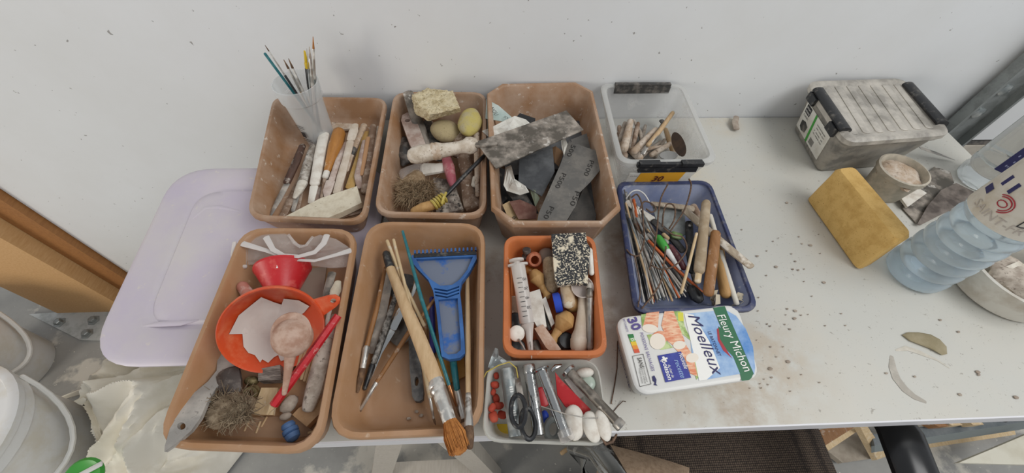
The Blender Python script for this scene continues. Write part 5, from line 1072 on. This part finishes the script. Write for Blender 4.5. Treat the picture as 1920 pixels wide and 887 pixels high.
single('yellow_card', poly([(922, 795, .9), (955, 795, .9), (957, 818, .8), (925, 812, .8)], .002), YELLOW, 'flat yellow piece showing through the tub corner', 'card')
for a, b, w_, h_, z, k, l in ((1076, 792, 20, 31, 3.6, -.1, 'pinkish white oval soap beside the end cap'), (1110, 800, 17, 27, 3.8, .12, 'white oval soap under the brownish tube'), (1131, 797, 13, 27, 3.0, .12, 'pale oval piece at the right end of the tub'), (1096, 699, 17, 9, 3.6, .05, 'small white oval lying crosswise at the back of the tub')):
    c = P(a, b, z); single('oval_soap', MB().blob(c, (rad(c, w_), rad(c, h_), .007), Matrix.Rotation(k, 3, 'Z'), .03, 40, 3), WHITED, l, 'soap')
single('plaster_stick', poly([(1058, 712, 4.8), (1066, 708, 4.9), (1095, 742, 4.4), (1086, 748, 4.2)], .006), WHITED, 'white plaster bar beside the red triangle', 'plaster bar')
single('round_glass', MB().blob(P(1103, 718, 3.2), (.009, .009, .005), None, .02, 20, 3), M('pale_green_glass', 'c3d2c4', None, rough=.15, clear=.3, bump=0), 'pale green glass bead at the back of the tub', 'bead')
single('glass_ring', ring(P(1037, 805, 3.2), .011, .009, .004, (.3, -.4, .8), GOGGLE), M('smoke_glass', '8f9492', None, rough=.12, clear=.3, bump=0), 'ridged glass ring between the chrome tubes', 'ring')
single('blue_bit', MB().blob(P(1021, 782, 3.0), (.005, .008, .005), None, .2, 90, 2), COBALT, 'small blue plastic bit between the chrome tubes', 'plastic bit')
tool('cord', 'thin yellowish cord looped over the tub rim', 'cord', [('cord', YCORD, [(905, 712, 5.3, 1.2), (912, 698, 5.6, 1.2), (935, 685, 6.2, 1.2), (955, 679, 6.2, 1.2), (968, 690, 6.0, 1.2), (971, 708, 5.4, 1.2)])])
tool('hook_wire', 'blackened bent wire hooked over the front of the tub', 'wire', [('wire', RUST, [(1126, 796, 5.0, 2), (1128, 820, 5.6, 2.4), (1136, 833, 5.6, 2.8), (1148, 829, 5.4, 2.8), (1156, 815, 5.4, 2)])])
tool('long_wire', 'thin wire stretched across the tubes in the tub', 'wire', [('wire', STEEL, [(1015, 762, 6.6, 1), (1060, 776, 7.0, 1), (1100, 784, 6.6, 1), (1135, 784, 5.8, 1)])])
crumpled('foil_wrapper', [(915, 690, 5.3), (922, 668, 5.6), (928, 650, 6), (934, 652, 6), (935, 666, 6), (950, 675, 5.8), (945, 684, 5.5), (925, 690, 5.3)], .008, ALU, 'crumpled grey foil wrapper at the back corner of the tub', 'wrapper', 3, 5)

# ================================================================== clear box contents
zc = .3
for i, (a, b, c, d, r0, r1, z0_, z1_, mt, l) in enumerate((
    (1182, 228, 1170, 279, 6, 8, 3.8, 2.6, CLAYW, 'thick pale clay-coated tool handle standing in the clear box'),
    (1172, 231, 1163, 262, 4, 5, 2.8, 1.8, CLAYG, 'dark ended grey stick in the clear box corner'),
    (1161, 238, 1166, 268, 4, 5, 2.4, 1.4, CLAYB, 'brownish stick against the left side of the clear box'),
    (1189, 226, 1204, 260, 2, 5, 2.6, 1.4, CLAYG, 'grey pointed clay tool leaning right in the clear box'),
    (1196, 232, 1186, 276, 4, 5, 2.4, 1.4, CLAYB, 'knobbly brown clay tool in the clear box'),
    (1188, 244, 1180, 282, 4, 5, 1.8, 1.1, CLAYG, 'short grey clay tool behind the pale handle'),
    (1229, 244, 1189, 284, 6, 7, 3.4, 2.2, CLAYW, 'thick tan clay tool with a rounded end in the clear box'),
    (1264, 265, 1222, 290, 4, 5, 2.8, 1.8, CLAYW, 'pale tapered stick pointing at the brown disc'),
    (1240, 274, 1200, 282, 2, 4, 2.4, 1.8, CLAYW, 'thin pale stick lying crosswise in the clear box'),
    (1248, 243, 1262, 284, 4, 5, 1.8, 1.0, PALEWOOD, 'tan wooden tool leaning by the brown disc'),
    (1238, 266, 1205, 292, 3, 4, 1.2, .8, CLAYG, 'grey stick under the tan clay tool'),
    (1210, 236, 1195, 292, 3, 4, 1.0, .8, CLAYG, 'slender grey stick on the clear box floor'),
    (1160, 252, 1172, 292, 5, 6, 1.4, 1.0, CLAYB, 'stout brown stick in the clear box corner'),
    (1186, 282, 1200, 296, 8, 7, 1.4, 1.2, CLAYW, 'short broad clay stub at the front of the clear box'),
    (1246, 262, 1228, 294, 3, 4, 1.2, .9, CLAYG, 'grey stick beside the pale grey disc'),
    (1200, 246, 1206, 272, 3, 3, 2.2, 1.6, CLAYG, 'thin grey sliver between the clay tools'),
    (1176, 258, 1192, 290, 4, 5, 1.0, .9, CLAYB, 'brown stick under the pale tool handle'))):
    tool('clay_tool', l, 'modelling tool', [('handle', mt, [(a, b, z0_, r0), ((a + c) / 2, (b + d) / 2, (z0_ + z1_) / 2, (r0 + r1) / 2 + .6), (c, d, z1_, r1)])])
lw_ = [(1252, 228, 4.4, 1), (1256, 232, 4.6, 1), (1254, 238, 4.6, 1), (1247, 236, 4.5, 1)]
thing('loop_tool', 'long wooden loop tool reaching up to the clear box rim', 'modelling tool', [('handle', seg([(1261, 212, 5.2, 4), (1235, 248, 4.2, 4.5), (1215, 272, 3.6, 4)]), PALEWOOD), ('ferrule', seg([(1232, 252, 4.0, 5), (1220, 268, 3.6, 5)]), STEEL), ('loop', seg([(1215, 272, 3.4, 3), (1205, 288, 2.8, 4)], .3), STEEL)])
thing('wire_tool', 'trimming tool with a dark metal head in the clear box', 'modelling tool', [('head', seg([(1240, 226, 4.6, 5), (1244, 232, 4.5, 4)], .5), DKGREY), ('shaft', seg([(1240, 234, 4.2, 2), (1222, 262, 2.8, 2.4), (1200, 292, 1.6, 3)]), STEEL)])
single('brown_disc', MB().plate([P(1273 + 13 * math.cos(t) + 5 * math.sin(t), 270 + 22 * math.sin(t) + 4 * math.cos(t), 5.9 + 1.0 * math.cos(t)) for t in [i * math.pi / 10 for i in range(20)]], .002), M('rust_brown', '402f24', '57412f', .45, 40, .6), 'dark brown oval scraper disc at the front of the clear box', 'scraper')
single('grey_disc', MB().plate([P(1254 + 17 * math.cos(t), 291 + 8 * math.sin(t), 3.2) for t in [i * math.pi / 9 for i in range(18)]], .002), M('grey_plastic', '9b9a97', None, rough=.5), 'pale grey oval disc beside the brown disc', 'scraper')

# ================================================================== blue tray contents
rods = []
rnd = random.Random(21)
kinds = [(STEEL, 'thin steel rod'), (STEELD, 'stained steel rod'), (DKGREY, 'dark metal rod'), (PALEWOOD, 'thin wooden rod'), (RUST, 'rusty rod'), (M('orange_rod', 'c0602f', None, rough=.5), 'orange plastic rod'), (ALU, 'pale grey rod'), (TEAL, 'blue green rod')]
for i in range(48):
    t = i / 47; a = (1172 + 45 * t + rnd.uniform(-6, 6), 372 + 60 * t + rnd.uniform(-20, 25)); b = (1205 + 105 * t + rnd.uniform(-8, 8), 573 + rnd.uniform(-14, 0) - 18 * t)
    k = kinds[(0, 6, 1, 0, 2, 0, 3, 6, 4, 0, 1, 6, 5, 0, 2, 6, 0)[i % 17]]; z0_ = 3.8 + rnd.uniform(-.9, .4); z1_ = 1.0 + rnd.uniform(0, 1.6); r_ = rnd.uniform(1.2, 3.2)
    tool('rod', k[1] + ' in the bundle slanting across the blue tray', 'rod', [('rod', k[0], [(a[0], a[1], z0_, r_), ((a[0] + b[0]) / 2 + rnd.uniform(-3, 3), (a[1] + b[1]) / 2, (z0_ + z1_) / 2, r_), (b[0], b[1], z1_, r_)])], k[1] + 's in the blue tray bundle')
def wire(label, pts, r=1.5): tool('bent_wire', label, 'wire', [('wire', RUST, [(a, b, z, r) for a, b, z in pts])])
def smoothw(pts, n=5):
    out = []; Q = [Vector(p) for p in pts]
    for i in range(len(Q) - 1):
        p0, p1, p2, p3 = Q[max(i - 1, 0)], Q[i], Q[i + 1], Q[min(i + 2, len(Q) - 1)]
        for k in range(n):
            t = k / n; out.append(tuple(.5 * ((2 * p1) + (p2 - p0) * t + (2 * p0 - 5 * p1 + 4 * p2 - p3) * t * t + (3 * p1 - p0 - 3 * p2 + p3) * t ** 3)))
    out.append(tuple(Q[-1])); return out
wire('rusty wire rising above the tray with a kinked upper end', smoothw([(1292, 336, 6.0), (1296, 348, 6.0), (1290, 375, 5.8), (1280, 400, 5.6), (1263, 425, 5.2), (1258, 432, 5.0)]))
wire('rusty wire bent in a narrow arch over the metal sheet', smoothw([(1242, 424, 4.6), (1244, 400, 5.0), (1250, 384, 5.4), (1260, 383, 5.5), (1266, 393, 5.4), (1264, 412, 5.2), (1255, 428, 4.8)]))
wire('long rusty wire running from the rear rim down the bundle', smoothw([(1252, 346, 5.6), (1240, 370, 5.4), (1235, 395, 5.4), (1232, 430, 5.2), (1226, 470, 4.8), (1218, 505, 4.4)]))
wire('large rusty wire loop sweeping over the green handled tool', smoothw([(1245, 428, 5.4), (1262, 440, 5.5), (1280, 445, 5.4), (1288, 465, 5.2), (1278, 485, 5.0), (1262, 500, 4.9), (1240, 505, 4.8), (1222, 498, 4.6)]))
wire('rusty wire curling down to the front tray corner', smoothw([(1248, 465, 4.8), (1244, 500, 4.6), (1238, 530, 4.2), (1222, 555, 3.6), (1205, 576, 3.0)]))
wire('rusty wire coiled at the left of the bundle', smoothw([(1185, 370, 5.2), (1195, 365, 5.6), (1204, 385, 5.4), (1206, 420, 5.2), (1208, 450, 5.0), (1198, 478, 4.8), (1185, 478, 4.6), (1175, 468, 4.6)]))
wire('rusty wire with a small eye at the rear of the bundle', smoothw([(1200, 392, 5.4), (1208, 378, 5.7), (1222, 382, 5.6), (1230, 392, 5.5), (1222, 398, 5.4), (1212, 392, 5.5)]))
wire('fine wire dropping along the left tray wall', smoothw([(1190, 480, 4.6), (1198, 520, 4.2), (1200, 550, 3.8), (1196, 575, 4.6)]), 1.2)
tool('white_cable', 'thin white cable arched over the rear of the blue tray', 'cable', [('cable', WHITE, [(a, b, z, 1.3) for a, b, z in smoothw([(1174, 372, 4.0), (1184, 360, 4.9), (1196, 357, 5.1), (1208, 364, 4.9), (1217, 378, 4.2)])])])
tool('wooden_stick', 'thick rounded pale stick standing against the other sticks', 'stick', [('stick', M('weathered_stick', '9d8a70', 'b5a58e', .45, 50, .8), [(1324, 381, 6.8, 8), (1319, 430, 6.0, 9), (1314, 480, 5.2, 10), (1311, 507, 4.8, 10)]), ('tenon', LTWOOD, [(1310, 512, 4.7, 6), (1308, 528, 4.5, 6)], .7)])
tool('wooden_stick', 'reddish brown split wooden stick beside the thick pale one', 'stick', [('stick', BRWOOD, [(1342, 437, 6.0, 9), (1337, 480, 5.4, 10), (1328, 550, 4.2, 10)], .75)])
tool('wooden_stick', 'smooth tan round stick under the reddish brown stick', 'stick', [('stick', KNOBW, [(1345, 450, 3.2, 9), (1352, 500, 2.8, 10), (1361, 550, 2.4, 11)])])
tool('white_strip', 'long straight white strip beside the tan round stick', 'strip', [('strip', M('white_wood', 'd6d0c3', None), [(1332, 405, 3.2, 4.5), (1355, 485, 3.2, 4.5), (1381, 568, 2.6, 5)], .8)])
tool('driftwood_stick', 'weathered flat stick with a split end jutting over the right rim', 'stick', [('stick', DRIFT, [(1284, 394, 4.2, 8), (1330, 435, 4.6, 9), (1375, 473, 5.2, 9), (1408, 500, 5.8, 8)], .5)])
tool('thin_stick', 'thin pale skewer leaning across the black tool', 'stick', [('skewer', LTWOOD, [(1306, 438, 6.2, 2.6), (1292, 495, 5.0, 2.8), (1277, 549, 3.8, 3)])])
tool('black_tool', 'black handled tool with a riveted grip in the blue tray', 'tool', [('grip', BLACK, [(1292, 418, 3.4, 7), (1294, 470, 2.8, 8), (1298, 510, 2.4, 7)], .7), ('rivet', STEEL, [(1293, 422, 4.0, 2.6), (1293.3, 424, 4.0, 2.6)], .6), ('shaft', STEELD, [(1299, 514, 2.2, 4), (1310, 560, 1.6, 3)])])
tool('black_grip_tool', 'glossy black handle end at the front of the blue tray', 'handle', [('handle', BLACK, [(1295, 540, 2.6, 9), (1306, 555, 2.4, 14), (1312, 562, 2.2, 10)], .7)])
tool('green_tool', 'tool with a bright green collar and white tapering tip', 'tool', [('collar', GREEN, [(1234, 446, 4.2, 7), (1242, 457, 4.2, 8), (1249, 467, 4.1, 7)]), ('tip', WHITE, [(1251, 470, 4.1, 6), (1262, 486, 3.9, 4.5), (1275, 505, 3.6, 2)])])
tool('maroon_tool', 'tool with a dark maroon handle beside the green collar', 'tool', [('handle', MAROON, [(1256, 464, 3.6, 7), (1268, 480, 3.4, 8), (1282, 502, 3.0, 6)]), ('ferrule', STEEL, [(1250, 455, 3.7, 5), (1246, 448, 3.7, 4)])])
tool('olive_tool', 'olive green plastic piece behind the maroon handle', 'plastic piece', [('piece', M('olive', '5a7a3a', '85946a', .4, 80, .5), [(1262, 440, 3.8, 8), (1276, 444, 3.8, 7)], .7)])
tool('dark_pliers', 'dark grey handle slanting behind the green collar tool', 'handle', [('handle', DKGREY, [(1225, 415, 3.6, 7), (1255, 440, 3.2, 8), (1280, 470, 2.6, 7)], .7)])
tool('pencil_stub', 'short wooden pencil stub behind the maroon handle', 'pencil', [('stub', PALEWOOD, [(1244, 440, 4.1, 4), (1252, 447, 4.0, 4)])])
single('metal_sheet', poly([(1222, 380, 3.0), (1284, 390, 3.2), (1286, 440, 2.6), (1252, 446, 2.5), (1232, 420, 2.6)], .0015), GALV, 'grey metal sheet lying at the back of the blue tray', 'metal sheet')
tool('white_scraper', 'clear white flat tool lying along the rear tray wall', 'scraper', [('blade', WHITED, [(1176, 378, 3.8, 6), (1200, 398, 3.6, 9), (1224, 412, 3.4, 8)], .3)])
tool('pale_bar', 'pale bar lying crosswise at the rear of the blue tray', 'bar', [('bar', DRIFT, [(1222, 382, 3.7, 5), (1262, 386, 3.7, 6), (1300, 392, 3.6, 7)], .6)])
tool('wooden_stub', 'brown wooden stub behind the thick pale stick', 'stick', [('stub', CLAYB, [(1300, 388, 3.4, 7), (1312, 412, 3.2, 8)])])
single('mesh_strip', poly([(1171, 475, 3.5), (1181, 472, 3.3), (1196, 560, 3.0), (1187, 566, 3.2)], .002), M('mauve_mesh', '6e5260', '8d7a85', .5, 260, .8), 'mauve mesh strip along the left wall of the blue tray', 'mesh strip')
for (pts, l) in (([(1341, 545, 3.4), (1336, 560, 2.2), (1338, 575, 1.6), (1346, 570, 2.6), (1346, 552, 3.2)], 'curl of cream tape beside the tan stick'), ([(1372, 575, 2.4), (1385, 576, 2.6), (1397, 566, 3.2), (1388, 556, 3.4), (1380, 553, 3.4)], 'loop of cream tape in the front corner of the blue tray')):
    q = [P(*p) for p in pts]; single('tape_curl', MB().sweep(q, [.006] * len(q), 8, .12, (.3, -.8, .2), False), M('cream_tape', 'cbbfa8', None, rough=.6), l, 'tape')

# ================================================================== under and beyond the table front
# chair
ctr = Vector((.38, -.02, TZ - .27))
seat = MB().loops([rquad([Vector((.17, .22, 0)), Vector((.60, .22, 0)), Vector((.585, -.30, 0)), Vector((.185, -.30, 0))], i, .09, ctr.z + z, 6) for i, z in ((.03, -.05), (.005, -.035), (0, -.01), (.008, .012), (.03, .025), (.08, .03))])
arm = MB().sweep([Vector((.585, .14, TZ - .10)), Vector((.580, .08, TZ - .088)), Vector((.568, .03, TZ - .085)), Vector((.55, -.08, TZ - .095))], [.026, .032, .031, .026], 14, .5)
armp = MB().sweep([Vector((.575, -.02, TZ - .10)), Vector((.625, -.03, TZ - .2)), Vector((.60, -.05, TZ - .31))], [.014] * 3, 10)
shell = MB().sweep([Vector((.585, .13, TZ - .36)), Vector((.612, .08, TZ - .34)), Vector((.622, .0, TZ - .33)), Vector((.6, -.2, TZ - .33))], [.008, .013, .014, .010], 12, .8)
chr_ = MB().sweep([Vector((.165, .03, TZ - .10)), Vector((.155, .08, TZ - .16)), Vector((.14, .10, TZ - .26)), Vector((.16, .05, TZ - .34))], [.016, .02, .022, .018], 14, .7)
col = MB().lathe((.38, -.03, .05), (0, 0, 1), [(.03, 0), (.03, TZ - .42), (.05, TZ - .37)], 16)
legs = [('foot', MB().sweep([Vector((.38, -.03, .07)), Vector((.38 + .28 * math.cos(a), -.03 + .28 * math.sin(a), .03))], [.025, .018], 10), BLACK) for a in [i * 2 * math.pi / 5 + .3 for i in range(5)]]
thing('office_chair', 'office chair with brown woven seat and black armrest pushed under the table', 'chair', [('seat', seat, WEAVE, 'brown woven seat'), ('armrest', arm, M('gloss_black', '17181a', None, rough=.22), 'glossy black armrest pad', [('arm_post', armp, BLACK)]), ('seat_shell', shell, WHITE), ('arm_bracket', chr_, CHROME, 'bare chrome arm bracket'), ('gas_column', col, BLACK)] + legs)
cloth('folded_cloth', .225, .01, 24, 18, .15, .15, lambda u, v, x, y: TZ - .236 + .028 * max(0, 1 - u ** 4) * max(0, 1 - v ** 4) + .15 * crumple(x, y, 2) * max(0, 1 - u * u), FABRICB, 'beige cloth folded on the brown chair seat', 'cloth', -.3)
tool('floor_peg', 'short wooden peg lying on the floor in front of the table', 'peg', [('peg', PALEWOOD, [(1053, 850, -74, 4), (1064, 842, -74, 4)], .8)])
# timber crate, steel beam and boards on the floor beyond
cx0 = P(1600, 830, -60)
thing('wooden_crate', 'open wooden crate with pale boards standing on the floor', 'crate', [
    ('side_board', MB().plate([P(1537, 806, -45), P(1620, 790, -45), P(1548, 835, -45)], .01), BRWOOD), ('front_board', flatbar(P(1540, 835, -62), P(1614, 786, -62), .03, .02), LTWOOD),
    ('end_board', MB().plate([P(1608, 792, -55), P(1620, 790, -55), P(1664, 855, -70), P(1645, 862, -70)], .02), LTWOOD), ('bottom_board', MB().plate([P(1540, 836, -72), P(1605, 797, -72), P(1648, 858, -72), P(1580, 868, -72)], .02), M('dusty_board', 'a49a8c', '8a7f72', .45, 20, .85))])
thing('steel_beam', 'grey steel angle beam lying on timber boards', 'beam', [
    ('flange', MB().plate([P(1635, 815, -62), P(1930, 768, -62), P(1930, 790, -62), P(1640, 836, -62)], .012), M('painted_steel', '5d6468', '757a7c', .4, 20, .5, .3)), ('web', MB().plate([P(1640, 836, -62), P(1930, 790, -62), P(1930, 803, -66), P(1640, 848, -66)], .012), M('painted_steel_light', '7f8787', None, rough=.5)),
    ('bolt_hole', MB().lathe(P(1880, 783, -61.9), (0, 0, 1), [(.012, 0), (.012, .002)], 12), BLACK)])
for i, (a, b) in enumerate((((1718, 786), (1760, 800)), ((1752, 783), (1785, 798)), ((1795, 780), (1825, 797)))):
    single('timber_board', MB().plate([P(a[0], a[1] - 6, -58), P(a[0] + 24, a[1] - 8, -58), P(b[0] + 20, b[1] - 1, -58), P(b[0], b[1], -58)], .03), (BRWOOD, LTWOOD, LTWOOD)[i], ('brown timber offcut lying across the steel beam', 'pale timber offcut lying across the steel beam', 'outermost pale timber board lying across the steel beam')[i], 'board')
single('timber_plank', MB().plate([P(1640, 842, -73), P(1900, 800, -73), P(1905, 815, -73), P(1740, 840, -73), P(1645, 856, -73)], .02), LTWOOD, 'long tan plank on the floor below the steel beam', 'plank')
single('white_board', MB().plate([P(1797, 868, -60), P(1860, 842, -60), P(1940, 808, -60), P(1940, 872, -60)], .015), M('board_white', 'd8d4c4', 'c9c3b0', .4, 10, .6), 'white board with a broken pointed corner near the floor', 'board')

# ================================================================== lift things clear of the walls of the tray they lie in
LIFT = {
    'bent_wire.004': (-0.0083, -0.0098, 0.0179),
    'bent_wire.005': (-0.0007, -0.0011, 0.0015),
    'bent_wire.007': (-0.002, -0.0027, 0.005),
    'rod.004': (-0.0014, -0.0021, 0.0031),
    'white_strip': (-0.005, -0.0046, 0.0073),
    'wooden_stick.002': (-0.003, -0.0026, 0.0045),
    'clay_tool.008': (-0.0008, -0.0014, 0.0012),
    'clay_ball': (-0.0012, -0.0053, 0.0084),
    'clear_cup': (-0.0025, -0.0055, 0.0104),
    'steel_tube': (-0.0036, -0.0067, 0.0141),
    'white_rod': (-0.0032, -0.0071, 0.0116),
    'chrome_tube.001': (-0.0005, -0.0009, 0.0039),
    'clay_lump': (0.0002, -0.0042, 0.0155),
    'clay_lump.001': (0.0001, -0.0024, 0.0097),
    'clay_lump.004': (0.0002, -0.003, 0.0137),
    'clay_lump.005': (0.0002, -0.0027, 0.0137),
    'clay_lump.008': (0.0001, -0.0061, 0.0211),
    'oval_soap': (-0.0023, -0.0024, 0.0136),
    'oval_soap.001': (-0.0033, -0.0026, 0.0154),
    'oval_soap.002': (-0.0065, -0.0046, 0.0269),
    'oval_soap.003': (-0.002, -0.0027, 0.0094),
    'round_glass': (-0.0021, -0.0025, 0.0095),
    'scissors': (-0.0012, -0.0045, 0.0215),
    'plaster_knife': (0.0027, -0.0037, 0.0039),
    'bound_rod': (0.0011, -0.0052, 0.006),
    'clay_stick': (0.0009, -0.0144, 0.0139),
    'crumbly_block': (0.0034, -0.0192, 0.0139),
    'paper_scrap': (-0.0006, -0.0124, 0.0101),
    'plaster_dab': (0.0002, -0.0027, 0.0029),
    'yellow_sponge': (0.0013, -0.0172, 0.0137),
    'clay_peg': (0.0062, -0.0048, 0.0091),
    'earplug': (0.0051, -0.0019, 0.0107),
    'red_pencil': (0.0009, -0.0005, 0.0017),
    'small_funnel': (0.0009, -0.0009, 0.0015),
    'wood_splinter.002': (0.0008, -0.0003, 0.0018),
    'worn_brush': (0.0073, -0.0027, 0.0116),
    'paint_brush.006': (0.0036, -0.004, 0.0107),
    'paint_brush.008': (0.0006, -0.0021, 0.0077),
    'palette_knife.001': (0.0016, -0.0025, 0.0052),
    'twisted_wire_tool': (0.0017, -0.002, 0.0054),
}
for n_, d_ in LIFT.items():
    bpy.data.objects[n_].location += Vector(d_)
